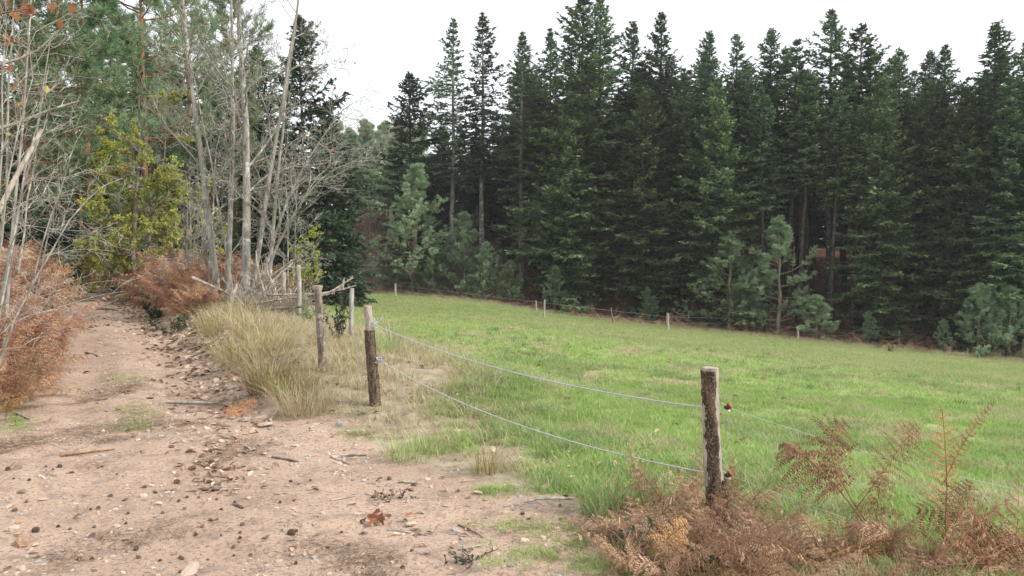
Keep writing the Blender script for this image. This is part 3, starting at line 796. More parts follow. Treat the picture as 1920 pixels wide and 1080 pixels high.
LA = [dict(n=14, t0=.15, t1=1, ang=.75, lenf=.42, k=6, up=.0, wob=.22, rr=.42), dict(n=8, t0=.15, t1=1, ang=.7, lenf=.5, k=5, up=.03, wob=.22, rmin=.0035), dict(n=4, t0=.2, t1=1, ang=.6, lenf=.5, k=3, up=.04, wob=.2, rmin=.003)]
bt(74, 478, 16.6, [(474, 690, 300, 6, 0, -.5, (-.1, 0, .9)), (476, 660, 190, 5.5, .1, .5, (-.1, 0, .8))], 'leaning bare tree whose fine branches arch out over the meadow corner', LA, group=G4, leaves=40)
bt(75, 440, 18.0, [(440, 350, 60, 5, 0, .3, (0, 0, .2))], 'thin bare tree leaning left over the bracken from behind the clump', LA, group=G4)
# smaller stems
for i, (u, Y, v) in enumerate([(385, 19, 240), (540, 20, 300), (350, 20, 350)]):
    bt(80 + i, u, Y, [(u, u + rng.normal(0, 20), v, 4, 0, 0, (0, 0, 0)), (u + 6, u + 25 + rng.normal(0, 20), v + 60, 3, 0, 0, (0, 0, 0))],
       ['bare sapling standing in the bracken before the yellow tree', 'bare sapling right of the clump, before the dark spruce', 'short bare sapling in the bracken on the far bank', 'grey bare sapling behind the clump stems', 'thin bare sapling under the yellow tree'][i], LA, group='bare saplings on the verge', leaves=14)

# bare shrubs at the left edge, close by
LS = [dict(n=9, t0=.15, t1=.97, ang=.95, lenf=.34, k=6, up=.0, wob=.25, rr=.42), dict(n=6, t0=.15, t1=1, ang=.75, lenf=.5, k=5, up=.03, wob=.25, rmin=.002), dict(n=4, t0=.2, t1=1, ang=.7, lenf=.55, k=4, up=.02, wob=.25, rmin=.0016)]
G5 = 'bare shrubs on the left bank'
bt(91, -10, 8.2, [(-12, 40, -60, 8, 0, .3, (.06, 0, 0)), (-25, 0, -40, 8, .1, .3, (0, 0, 0))], 'bare grey shrub with upright stems at the left edge of the track', LS, 6, G5, name='bare_shrub')
bt(92, -40, 7.4, [(-40, 140, 190, 6, 0, .5, (-.05, 0, .25)), (-45, 190, 330, 5, 0, .8, (0, 0, .5)), (-45, 90, 60, 6, 0, .3, (0, 0, .1))], 'bare grey shrub whose long boughs reach over the track from the left edge', LS, 6, G5, name='bare_shrub')
bt(93, 20, 11.5, [(15, 75, 120, 5, 0, .3, (0, 0, .1)), (25, 150, 230, 4, 0, .6, (0, 0, .3)), (40, 120, 300, 4, 0, -.4, (0, 0, .2))], 'thicket of bare grey stems behind the left bracken bank', LS, 6, G5, name='bare_shrub')
bt(94, -60, 5.6, [(-60, 60, -40, 6, 0, .2, (0, 0, .2)), (-70, 20, 30, 6, 0, 0, (0, 0, .1))], 'bare oak shrub at the upper left corner holding withered brown leaves', [dict(n=8, t0=.35, t1=1, ang=.6, lenf=.3, k=5, up=.0, wob=.2, rr=.5), dict(n=4, t0=.2, t1=1, ang=.7, lenf=.5, k=4, up=0, wob=.25, rmin=.0018)], 12, G5, name='bare_shrub', lsize=.06)
# thin twig trees in the brown slope below the distant wood
for i in range(22):
    u = rng.uniform(640, 1010); x, Y = at_fence(u, rng.uniform(2.5, 14))
    lab = 'thin bare sapling on the brown slope behind the young pines'
    if i < 4:
        rg = np.random.default_rng(100 + i)
        TW = globals().setdefault('TWIGS', [])
        TW.append(bare_tree(100 + i, [(stem((0, 0, -.3), (rg.normal(0, .5), 0, 6.5), 8, .06, rg), .06, .015), (stem((.2, 0, -.3), (rg.normal(0, 1), .3, 5), 8, .06, rg), .045, .012)],
            [dict(n=10, t0=.2, t1=1, ang=.7, lenf=.4, k=5, up=.1, wob=.2), dict(n=6, t0=.2, t1=1, ang=.7, lenf=.5, k=4, up=.06, wob=.2, rmin=.008), dict(n=4, t0=.2, t1=1, ang=.6, lenf=.5, k=3, up=.06, wob=.2, rmin=.006)], bark='twigbark', leaves=12, lsize=.2))
    thing('bare_tree', TWIGS[i % 4], (x, Y, hz(x, Y)), rng.uniform(0, 6), rng.uniform(.7, 1.35), lab, 'tree', 'bare saplings on the brown slope')

# ------------------------------------------------------------------ bracken
def frond_geo(g, P, W, rg, npin=12, npul=11, mi=0, simg=1, droop=.5, start=.3, curl=.3, stem_r=.005, ref=(0, 0, 1.), pw=.18):
    """P [k,3] path of the rachis; W: half width of the blade"""
    k = len(P); n = npin
    s = start + (1 - start) * (np.arange(n) + .5) / n
    q = s * (k - 1); i = np.clip(q.astype(int), 0, k - 2); f = (q - i)[:, None]
    p = P[i] * (1 - f) + P[i + 1] * f; T = nrm(P[i + 1] - P[i])
    g.tubes(P[None], np.linspace(stem_r, stem_r * .3, k)[None], 4, simg)
    side = nrm(np.cross(T, np.array(ref, float) + rg.normal(0, .15, 3)))
    L = W * np.sin(np.pi * np.clip((1 - (s - start) / (1 - start)) * .62 + .04, 0, 1)) * rg.uniform(.75, 1.15, n)
    for sg in (-1, 1):
        D = nrm(side * sg + T * .45 + rg.normal(0, .12, (n, 3)))
        pts = [p]; d = D
        for j in range(4):
            d = nrm(d + np.array([0, 0, -1]) * droop * .35 + rg.normal(0, .06, (n, 3)) + T * curl * .15); pts.append(pts[-1] + d * (L / 4)[:, None])
        B = np.stack(pts, 1)
        g.tubes(B, np.full((n, 5), .0016) * np.linspace(1, .5, 5), 3, simg)
        t = np.tile((np.arange(npul) + .5) / npul, (n, 1)); pp, TT = interp_path(B, t)
        pp = pp.reshape(-1, 3); TT = TT.reshape(-1, 3); t = t.reshape(-1); LL = np.repeat(L, npul)
        N0 = nrm(np.cross(TT, np.cross(np.array(ref, float) + rg.normal(0, .1, TT.shape), TT)))
        sd = nrm(np.cross(TT, N0))
        tint = np.repeat(np.clip(rg.normal(.4, .2, n), 0, 1), npul)
        for s2 in (-1, 1):
            dd = nrm(sd * s2 + TT * .45 - N0 * curl + rg.normal(0, .12, TT.shape))
            l2 = (pw * LL * (1 - t) ** .75 + .008) * rg.uniform(.7, 1.2, len(pp))
            g.cards(pp, dd, nrm(N0 + rg.normal(0, .3, TT.shape)), l2, np.minimum(l2 * .45, LL / npul * .8 + .002), mi, tint)
def frond_mesh(seed, H=1.0, lean=.5, W=.3, mat='bracken', npin=11, npul=9, nfr=1, droop=.5):
    rg = np.random.default_rng(seed); g = Geo()
    for a in range(nfr):
        az = rg.uniform(0, 6.28); hd = np.array([math.cos(az), math.sin(az), 0]); h = H * rg.uniform(.7, 1.1); ln = lean * rg.uniform(.6, 1.4)
        t = np.linspace(0, 1, 9)[:, None]
        P = hd * (rg.uniform(0, .1) + ln * t ** 1.8) + np.array([0, 0, 1.]) * h * (t - .42 * ln * t ** 2.6)
        frond_geo(g, P, W * rg.uniform(.8, 1.2), rg, npin, npul, droop=droop, ref=np.array([0, 0, 1.]) - hd)
    return g.build_mesh('frond', [M[mat], M['stem']])
BR = [frond_mesh(200 + i, .95 + .15 * (i % 3), .45 + .12 * (i % 4), .30, npin=13, npul=11, nfr=3, droop=.8) for i in range(6)]
BRP = [frond_mesh(230 + i, .9, .6, .28, 'litterfern', npin=12, npul=10, nfr=3, droop=.9) for i in range(3)]
BRL = [frond_mesh(220 + i, .20, .5, .17, 'litterfern', 9, 9, nfr=2, droop=.45) for i in range(5)]
BRG = [frond_mesh(240 + i, .8, .6, .26, 'goldbracken', 10, 8, nfr=2) for i in range(2)]

def region(n, ux, vy, cond=None):
    """random ground points by rejection in world space"""
    x = rng.uniform(*ux, n); y = rng.uniform(*vy, n)
    if cond is not None:
        k = cond(x, y); x, y = x[k], y[k]
    return np.stack([x, y, height(x, y)], 1)
# left bank
def along(n, y0, y1, edge, o0, o1, pw=1.0):
    y = y0 + (y1 - y0) * rng.random(n); x = edge(y) + o0 + (o1 - o0) * rng.random(n) ** pw
    return np.stack([x, y, height(x, y)], 1)
P = np.concatenate([along(300, 8.6, 13.0, xl, -.75, -3.4), along(210, 11.5, 16, xl, -.75, -3.4), along(260, 16, 31, xl, -.9, -3.8), along(70, 5.0, 8.5, xl, -.8, -2.4), along(130, 7.0, 10.5, xl, -.05, -1.1), along(70, 11, 15.5, xl, -.35, -1.0)])
scatter('bracken', BR + BRG + BRP, P, rng.uniform(0, 6.28, len(P)), rng.uniform(.6, 1.15, len(P)) * np.interp(P[:, 1], [4, 8, 11, 16], [.5, .75, 1.15, 1.3]), 'mass of rust brown dead bracken on the left bank', tilt=.3)
# right of the track, further up
P = np.concatenate([along(330, 19, 31, xr, .1, 3.6), along(60, 15.5, 19, xr, .3, 1.1)])
scatter('bracken', BR + BRG + BRP, P, rng.uniform(0, 6.28, len(P)), rng.uniform(.8, 1.5, len(P)) * np.interp(P[:, 1], [17, 20], [.5, 1]), 'rust brown dead bracken between the track end and the bare trees', tilt=.3)
# along the far fence and on the slope
P = region(5000, (-22, 46), (50, 84), lambda x, y: (s_fence(x, y) > -.9) & (s_fence(x, y) < 3.0))
scatter('undergrowth', BRL, P, rng.uniform(0, 6.28, len(P)), rng.uniform(1.4, 3.2, len(P)), 'low brown dead bracken along the far fence', tilt=.3)
P = region(2600, (-24, 46), (55, 96), lambda x, y: (s_fence(x, y) > 3.0) & (s_fence(x, y) < 22))
scatter('undergrowth', BR, P, rng.uniform(0, 6.28, len(P)), rng.uniform(.6, 1.3, len(P)), 'dead bracken on the slope under the firs', tilt=.4)
# matted litter at the foot of the near post
P = np.array([pxg(rng.uniform(1180, 1450), rng.uniform(955, 1110)) for _ in range(140)] + [pxg(rng.uniform(1400, 2000), rng.uniform(1030, 1140)) for _ in range(70)])
SK = []
for i in range(3):
    rg = np.random.default_rng(1500 + i); g = Geo()
    st_ = np.stack([stem(np.append(rg.normal(0, .08, 2), 0), np.append(rg.normal(0, .16, 2), rg.uniform(.02, .26)), 5, .012, rg) for _ in range(16)])
    g.tubes(st_, np.full((16, 5), .0019), 3); C, RC = grow(st_, np.full((16, 5), .0018), 4, .2, 1, .8, .4, 3, up=-.1, wob=.3, rg=rg, rmin=.0011); g.tubes(C, RC, 3, tint=.7)
    SK.append(g.build_mesh('stalks', M['litterfern']))
scatter('bracken_litter', BRL + SK, P, rng.uniform(0, 6.28, len(P)), rng.uniform(.4, .85, len(P)), 'matted pinkish brown bracken at the foot of the near post', tilt=.6)

# single fronds one can pick out in front
def frond_px(pts, Yb, Yt, W, label, mat='bracken', npin=13, npul=14, seed=0, droop=.4, curl=.3, start=.3, group='bracken fronds before the pasture'):
    rg = np.random.default_rng(seed)
    k = len(pts); c = np.array([px(u, v, Yb + (Yt - Yb) * i / (k - 1)) for i, (u, v) in enumerate(pts)])
    t = np.linspace(0, k - 1, 13); i = np.clip(t.astype(int), 0, k - 2); f = (t - i)[:, None]
    P = c[i] * (1 - f) + c[i + 1] * f
    for _ in range(2): P[1:-1] = (P[:-2] + 2 * P[1:-1] + P[2:]) / 4
    o = P[0].copy(); g = Geo(); frond_geo(g, P - o, W, rg, npin, npul, 0, 1, droop, start, curl, ref=(.15, -1, .55), pw=.115)
    ob = link('bracken_frond', g.build_mesh('bracken_frond', [M[mat], M['stem']]), None, o)
    return tag(ob, label, 'fern', group)
frond_px([(1772, 985), (1776, 900), (1772, 830), (1766, 762)], 4.4, 4.5, .17, 'upright golden frond with level ladder-like leaflets against the pasture', 'goldbracken', 12, 12, 1, .25, .5, .12)
frond_px([(1770, 905), (1800, 840), (1830, 795), (1862, 757)], 4.4, 4.6, .05, 'thin brown frond slanting up to the right beside the golden one', 'fernbrown', 14, 8, 2, .2, .4, .2)
frond_px([(1655, 1022), (1600, 945), (1565, 880), (1550, 820), (1590, 793)], 4.0, 4.2, .24, 'tall brown frond bent over at the tip with drooping ladder leaflets', 'fernbrown', 15, 13, 3, .7, .4, .35)
frond_px([(1640, 1010), (1565, 905), (1500, 850), (1470, 830)], 4.0, 4.4, .22, 'brown frond arching left towards the near post', 'fernbrown', 14, 13, 4, .9, .3, .3)
frond_px([(1600, 960), (1660, 880), (1700, 820), (1722, 798)], 4.1, 4.4, .15, 'brown frond slanting right with stiff tip left of the golden one', 'fernbrown', 14, 12, 5, .4, .4, .2)
frond_px([(1642, 1060), (1643, 960), (1655, 880)], 4.0, 4.0, .20, 'upright pinkish frond in the middle of the foreground ferns', 'fernbrown', 12, 12, 6, .8, .3, .2)
frond_px([(1480, 1070), (1600, 1035), (1760, 985), (1900, 948)], 3.8, 4.0, .20, 'long brown frond lying low across the bottom right', 'fernbrown', 17, 13, 7, .5, .4, .1)
frond_px([(1880, 1085), (1860, 1010), (1800, 960), (1720, 955)], 3.9, 4.2, .24, 'reddish brown frond curling left above the bottom right corner', 'fernbrown', 14, 13, 8, .6, .4, .2)
frond_px([(1500, 1090), (1560, 1040), (1640, 1010), (1700, 1012)], 3.7, 3.9, .22, 'dark brown frond pressed flat below the foreground ferns', 'fernbrown', 14, 13, 9, .6, .4, .1)
frond_px([(1790, 1000), (1800, 940), (1818, 900)], 4.3, 4.3, .12, 'short curled brown frond at the foot of the golden one', 'fernbrown', 10, 10, 10, .6, .5, .2)
frond_px([(1960, 1060), (1900, 1000), (1850, 1005)], 3.9, 4.0, .22, 'rust brown frond entering from the right edge', 'fernbrown', 12, 12, 11, .6, .4, .1)
frond_px([(1545, 1085), (1530, 1010), (1500, 965)], 3.8, 4.0, .18, 'pale pinkish frond halfway between post and golden frond', 'litterfern', 11, 11, 12, .8, .4, .2)
frond_px([(1255, 1080), (1248, 1010), (1290, 980)], 3.75, 3.8, .12, 'pale yellow drooping frond left of the foot of the near post', 'goldbracken', 9, 10, 13, 1.0, .2, .3)
frond_px([(1700, 1090), (1760, 1060), (1860, 1055)], 3.65, 3.8, .22, 'dark rust frond along the bottom edge at right', 'fernbrown', 13, 13, 14, .5, .4, .1)
rgf = np.random.default_rng(55)
for i, (u0, v0, u1, v1, wd, mt, lab) in enumerate([
  (1400, 1085, 1290, 1010, .17, 'fernbrown', 'rust frond fallen across the front of the near post foot'), (1350, 1060, 1430, 990, .15, 'litterfern', 'pale frond leaning right from the near post foot'), (1230, 1085, 1190, 1000, .13, 'litterfern', 'pinkish frond at the left end of the matted bracken'),
  (1450, 1090, 1400, 1020, .16, 'fernbrown', 'brown frond pointing up left between post and ferns'), (1600, 1090, 1500, 1030, .19, 'fernbrown', 'reddish frond sprawling left at the bottom edge'), (1560, 1075, 1690, 1035, .19, 'goldbracken', 'golden frond sprawling right near the bottom edge'),
  (1720, 1085, 1650, 1040, .18, 'fernbrown', 'brown frond tip pointing left under the upright pinkish one'), (1820, 1090, 1930, 1020, .2, 'fernbrown', 'rusty frond leaving over the bottom right corner'), (1770, 1040, 1850, 970, .15, 'fernbrown', 'brown frond slanting right below the golden upright one'),
  (1680, 1010, 1600, 985, .14, 'litterfern', 'pale frond tip behind the tall bent brown frond'), (1900, 1085, 1790, 1055, .19, 'goldbracken', 'golden brown frond pointing left in the bottom right corner'), (1480, 1040, 1420, 1000, .14, 'litterfern', 'small faded frond beside the pale stone in the bracken')]):
    mu, mv = (u0 + u1) / 2 + rgf.normal(0, 12), (v0 + v1) / 2 - rgf.uniform(8, 30)
    frond_px([(u0, v0), (mu, mv), (u1, v1)], 3.75, 3.95, wd, lab, mt, 13, 12, 60 + i, .5, .4, .12)
frond_px([(604, 672), (606, 640), (590, 622)], 10.1, 10.0, .22, 'orange withered frond caught on the thick fence post', 'bracken', 9, 9, 15, .5, .2, .05, None)
frond_px([(420, 772), (445, 768), (478, 748)], 7.3, 7.6, .18, 'orange dead frond lying under the dry grass clump', 'goldbracken', 14, 10, 16, .5, .3, .02, None)
frond_px([(100, 520), (112, 505), (128, 512)], 12.5, 12.2, .28, 'yellowish frond leaning over the track from the left bank', 'goldbracken', 10, 10, 17, .6, .2, .1, None)
frond_px([(70, 640), (90, 690), (100, 740)], 8.2, 7.9, .22, 'orange frond hanging down the left bank onto the track', 'bracken', 11, 11, 18, .4, .2, .05, None)

# ------------------------------------------------------------------ grass
def tuft(seed, n, h, w, spread, mat, bend=1.0, upr=.5):
    rg = np.random.default_rng(seed); a = rg.uniform(0, 6.28, n); r = spread * np.sqrt(rg.random(n))
    P = np.stack([r * np.cos(a), r * np.sin(a), np.full(n, -.01)], 1)
    a2 = a + rg.normal(0, .8, n); B = np.stack([np.cos(a2), np.sin(a2), np.zeros(n)], 1)
    D = nrm(np.array([0, 0, 1.]) + B * (rg.random((n, 1)) * upr))
    g = Geo(); L = h * rg.uniform(.35, 1.2, n)
    g.blades(P, D, B * (bend * rg.uniform(.2, 1.1, (n, 1))), L, w * rg.uniform(.7, 1.3, n), 0, rg.random(n))
    return g.build_mesh('tuft', M[mat])
MG = [tuft(300 + i, 16, .075, .006, .07, 'meadow', 1.1, 1.4) for i in range(5)]
MT = [tuft(310 + i, 20, .16, .007, .06, 'greengrass', 1.0, .8) for i in range(4)]
MF = [tuft(320 + i, 12, .10, .016, .16, 'meadow', 1.2, 1.5) for i in range(4)]
DG = [tuft(330 + i, 20, .36, .005, .07, 'drygrass', 1.5, .9) for i in range(4)]
PG = [tuft(340 + i, 22, .20, .005, .09, 'palegrass', 1.3, 1.3) for i in range(4)]
def mask_m(x, y):
    return (x - xr(y)) - np.interp(y, [0, 4, 5.5, 6.5, 7.5, 8.5, 10, 14, 18, 30, 50, 70], [.25, .25, .35, .9, 1.8, 2.6, 3.0, 3.8, 4.4, 6, 9, 9])
inview = lambda x, y: (np.abs(x) < .72 * y + .6)
P1 = region(60000, (-3, 10), (3.4, 12), lambda x, y: inview(x, y) & (mask_m(x, y) + 1.3 * fbm(x * 1.3, y * 1.3, 5) > 0) & (rng.random(len(x)) < .25 + 1.5 * np.clip(.42 + fbm(x * .9, y * .9, 8, 3), 0, .6)))
scatter('grass', MG, P1, rng.uniform(0, 6.28, len(P1)), rng.uniform(.6, 1.35, len(P1)), 'short pasture grass inside the fence')
P2 = region(90000, (-8, 22), (12, 30), lambda x, y: inview(x, y) & (mask_m(x, y) > 0) & (rng.random(len(x)) < np.interp(y, [12, 30], [.75, .35])))
scatter('grass', MF, P2, rng.uniform(0, 6.28, len(P2)), rng.uniform(.6, 1.2, len(P2)) * .75, 'pasture grass in the middle of the slope')
P3 = region(90000, (-18, 44), (30, 74), lambda x, y: inview(x, y) & (mask_m(x, y) > 0) & (s_fence(x, y) < .2))
scatter('grass', MF, P3, rng.uniform(0, 6.28, len(P3)), rng.uniform(.6, 1.1, len(P3)), 'cropped pasture grass on the far slope')
P4 = region(26000, (-3, 9), (3.6, 15), lambda x, y: inview(x, y) & (mask_m(x, y) > .05) & (fbm(x * 1.1, y * 1.1, 31, 3) + .30 * sst(2.0, .4, mask_m(x, y)) * (fbm(x * .9, y * .9, 77, 2) > -.05) > .24))
scatter('grass', MT, P4, rng.uniform(0, 6.28, len(P4)), rng.uniform(.4, .9, len(P4)), 'longer bright green grass clumps near the fence')
P9 = region(3000, (-3, 14), (4.5, 22), lambda x, y: inview(x, y) & (mask_m(x, y) > .4) & (fbm(x * .6, y * .6, 61, 3) > .05) & (rng.random(len(x)) < .35))
WD = [tuft(350 + i, 26, .13, .011, .07, 'shrubgrass', 1.3, 1.2) for i in range(3)] + [tuft(355 + i, 7, .34, .0035, .05, 'palegrass', .8, .5) for i in range(2)]
scatter('weeds', WD, P9, rng.uniform(0, 6.28, len(P9)), rng.uniform(.5, 1.3, len(P9)), 'darker weeds and dry stalks among the pasture grass')
# straw between track edge, posts and meadow
P5 = region(16000, (-12, 1.5), (5.0, 20), lambda x, y: (x - xr(y) > np.interp(y, [7, 8.5], [.12, .75])) & (mask_m(x, y) < .5) & (rng.random(len(x)) < np.interp(y, [5, 7, 9], [.22, .6, .8])))
scatter('dry_grass', PG, P5, rng.uniform(0, 6.28, len(P5)), rng.uniform(.5, 1.2, len(P5)) * np.interp(P5[:, 1], [5, 8], [.6, 1.0]), 'bleached short grass around the fence posts')
P6 = region(5200, (-13, -1.2), (7.6, 21), lambda x, y: (x - xr(y) > .8) & (x - xr(y) < 2.5) & (fbm(x * 1.6, y * 1.6, 44, 2) > .08) & (x < np.interp(y, [7, 10, 20], [-2.5, -3.4, -5.6])))
scatter('dry_grass', DG, P6, rng.uniform(0, 6.28, len(P6)), rng.uniform(.6, 1.35, len(P6)), 'tall dry grass along the right bank of the track')
P7 = region(26000, (-20, 46), (50, 80), lambda x, y: (np.abs(s_fence(x, y) + .9) < 1.9) & (mask_m(x, y) > -4))
scatter('dry_grass', PG, P7, rng.uniform(0, 6.28, len(P7)), rng.uniform(1.2, 2.6, len(P7)), 'straw coloured fringe under the far fence')
# sparse grass on the track
def blobs(spots, n):
    out = []
    for (u, v, ru, rv) in spots:
        for _ in range(n):
            out.append(pxg(u + rng.normal(0, ru), v + rng.normal(0, rv)))
    return np.array(out)
P8 = blobs([(255, 775, 30, 10), (235, 710, 22, 5), (250, 800, 22, 6), (985, 990, 50, 8), (1080, 1020, 60, 16), (930, 920, 25, 6), (1120, 1060, 40, 14), (30, 790, 14, 14), (60, 640, 30, 10), (670, 815, 20, 6), (1000, 1050, 60, 14)], 110)
scatter('grass', MG, P8, rng.uniform(0, 6.28, len(P8)), rng.uniform(.25, .65, len(P8)), 'thin grass growing on the track and at the gateway')

def big_tuft(seed, n, h, w, spread, mat, bend, upr): return tuft(seed, n, h, w, spread, mat, bend, upr)
G6 = 'grass clumps by the track'
for i, (u, v, mat, n, h, sp, bend, lab) in enumerate([
  (1128, 962, 'greengrass', 190, .30, .13, .9, 'bright green grass clump beside the pale stick at the gateway'),
  (1165, 955, 'greengrass', 110, .28, .10, .9, 'green grass clump just right of the biggest green clump at the gateway'),
  (770, 858, 'greengrass', 150, .26, .22, .8, 'spreading green grass clump at the pasture edge below the lower cord'),
  (915, 885, 'drygrass', 90, .30, .10, .9, 'half dry grass clump at the pasture edge under the lower cord'),
  (1040, 850, 'greengrass', 120, .22, .20, .8, 'low green grass clump midway under the lower cord'),
  (1020, 915, 'greengrass', 90, .18, .14, .8, 'small green grass clump behind the pale forked stick'),
  (1185, 890, 'greengrass', 130, .25, .2, .8, 'tall green grass clump left of the near post'),
  (500, 735, 'drygrass', 480, .74, .2, 1.7, 'biggest dry grass clump drooping over the track edge'),
  (545, 742, 'drygrass', 300, .52, .26, 1.5, 'tall straw coloured clump beside the thick fence post'),
  (450, 680, 'drygrass', 330, .60, .3, 1.5, 'greenish dry clump on the bank left of the biggest clump'),
  (575, 775, 'palegrass', 340, .42, .25, 1.3, 'low bleached clump in front of the biggest dry clump'),
  (405, 625, 'drygrass', 380, .6, .3, 1.1, 'greenish tussock below the pale tree stems'),
  (505, 660, 'drygrass', 260, .5, .3, 1.4, 'straw tussock behind the biggest dry clump'),
  (470, 630, 'palegrass', 380, .6, .3, 1.1, 'bleached tussock at the foot of the dead branches'),
  (720, 660, 'greengrass', 160, .45, .2, .9, 'green tussock right behind the nearer gate post'),
  (735, 655, 'palegrass', 60, .75, .15, .9, 'sparse tall stalks at the meadow side of the gate post'),
]):
    p = pxg(u, v); me = tuft(400 + i, n, h, .006 if h < .5 else .0065, sp, mat, bend, .8)
    tag(link('grass_clump', me, None, p), lab, 'grass clump', G6)

# ------------------------------------------------------------------ fence posts
def post(u, vb, vt, wpx, label, Y=None, lean_px=0, bark='postbark', shell=True, cap='postwood', cut=0.0, seed=0, name='fence_post', group=None, sides=16):
    rg = np.random.default_rng(seed + 500)
    b = pxg(u, vb) if Y is None else np.array([(u - CX) / F_PX * Y, Y, hz((u - CX) / F_PX * Y, Y)])
    Y = b[1]; top = px(u + lean_px, vt, Y) - b; r = wpx / F_PX * Y * .5
    k = 14; t = np.linspace(-.15, 1, k)
    a = np.arange(sides) * 2 * np.pi / sides
    bowx = rg.normal(0, .012)
    V = []
    for j in range(k):
        c = top * t[j] + np.array([bowx * math.sin(t[j] * 3), 0, 0]); rr = r * (1.08 - .16 * max(t[j], 0)) * (1 + rg.normal(0, .018))
        rad = rr * (1 + .05 * np.sin(a * 2 + 1 + seed) + rg.normal(0, .018, sides))
        V.append(np.stack([c[0] + rad * np.cos(a), c[1] + rad * np.sin(a), np.full(sides, c[2]) + (cut * np.cos(a) * r if j == k - 1 else 0)], 1))
    V = np.array(V)
    g = Geo(); F = [[j * sides + i, j * sides + (i + 1) % sides, (j + 1) * sides + (i + 1) % sides, (j + 1) * sides + i] for j in range(k - 1) for i in range(sides)]
    g.mesh(V.reshape(-1, 3), F, 0)
    topring = V[-1]; inner = topring * .92 + topring.mean(0) * .08 + np.array([0, 0, .004])
    g.mesh(np.vstack([topring, inner]), [[i, (i + 1) % sides, sides + (i + 1) % sides, sides + i] for i in range(sides)], 1)
    g.mesh(np.vstack([inner, inner.mean(0)[None] - np.array([0, 0, .003])]), [[i, (i + 1) % sides, sides] for i in range(sides)], 1)
    root = link(name, None, None, b); tag(root, label, 'fence post', group)
    link('shaft', g.build_mesh('shaft', [M[bark], M[cap]], True), root)
    return root, b, top, r

def bark_shell(root, top, r, a0, a1, t0, t1, seed, mat='postbark'):
    """rough bark still clinging to one side of the post"""
    rg = np.random.default_rng(seed); na, nk = 18, 70
    a = np.linspace(a0, a1, na); V = np.zeros((nk, na, 3)); t = np.linspace(t0, t1, nk)
    edge = fbm(np.arange(nk) * .25, np.zeros(nk), seed, 3) * .35
    for j in range(nk):
        aa = np.linspace(a0 + edge[j] * .6, a1 + edge[j], na)
        lump = .012 + .016 * (vnoise(aa * 3.5, np.full(na, t[j] * 26), seed) + .5) + .010 * vnoise(aa * 9, np.full(na, t[j] * 60), seed + 1)
        lump = lump * np.clip(np.minimum(np.arange(na), na - 1 - np.arange(na)) / 2.0, -.05, 1)
        rad = r * (1.08 - .16 * max(t[j], 0)) + lump * r / .06 * .6
        c = top * t[j]
        V[j] = np.stack([c[0] + rad * np.cos(aa), c[1] + rad * np.sin(aa), np.full(na, c[2])], 1)
    g = Geo(); g.mesh(V.reshape(-1, 3), [[j * na + i, j * na + i + 1, (j + 1) * na + i + 1, (j + 1) * na + i] for j in range(nk - 1) for i in range(na - 1)], 0)
    link('bark', g.build_mesh('bark', M[mat], True), root)

GP = 'near fence posts'
pA, bA, tA, rA = post(1346, 985, 690, 32, 'nearest fence post with dark bark on one side and orange insulators', lean_px=-14, bark='postwood', seed=1, group=GP)
bark_shell(pA, tA, rA, math.radians(140), math.radians(286), -.1, .985, 3)
bark_shell(pA, tA, rA, math.radians(298), math.radians(350), -.1, .30, 5)
pB, bB, tB, rB = post(704, 760, 574, 17, 'leaning bark covered gate post holding the two cords', lean_px=-15, bark='postwood', seed=2, group=GP)
bark_shell(pB, tB, rB, math.radians(140), math.radians(400), -.1, .76, 8)
pC, bC, tC, rC = post(606, 697, 536, 16.5, 'thick grey brown post with a flared flat top beside the dry grass', lean_px=-11, bark='oldbark', seed=3, group=GP)
pD, bD, tD, rD = post(658, 632, 541, 9.5, 'thin pale post behind the two gate posts', lean_px=2, bark='greypost', seed=4, group=GP, sides=12)
pE, *_ = post(559, 585, 497, 9, 'tall squared pale post rising above the dead branches', Y=14.6, bark='greypost', seed=5, group=GP, sides=4, cap='greypost')
pF, *_ = post(531, 590, 510, 9, 'shorter pale post half hidden among the dead branches', Y=15.8, bark='greypost', seed=6, group=GP, sides=8, cap='greypost')
g = Geo(); flare = tC[None] * .97 + np.array([[0, 0, 0.]])
g.tubes(np.stack([tC * .955, tC * .985, tC * 1.0])[None], np.array([[rC * .95, rC * 1.22, rC * 1.25]]), 14, 0, cap=True)
link('flared_top', g.build_mesh('flared_top', M['deadwood'], True), pC)
GF = 'posts of the far fence'
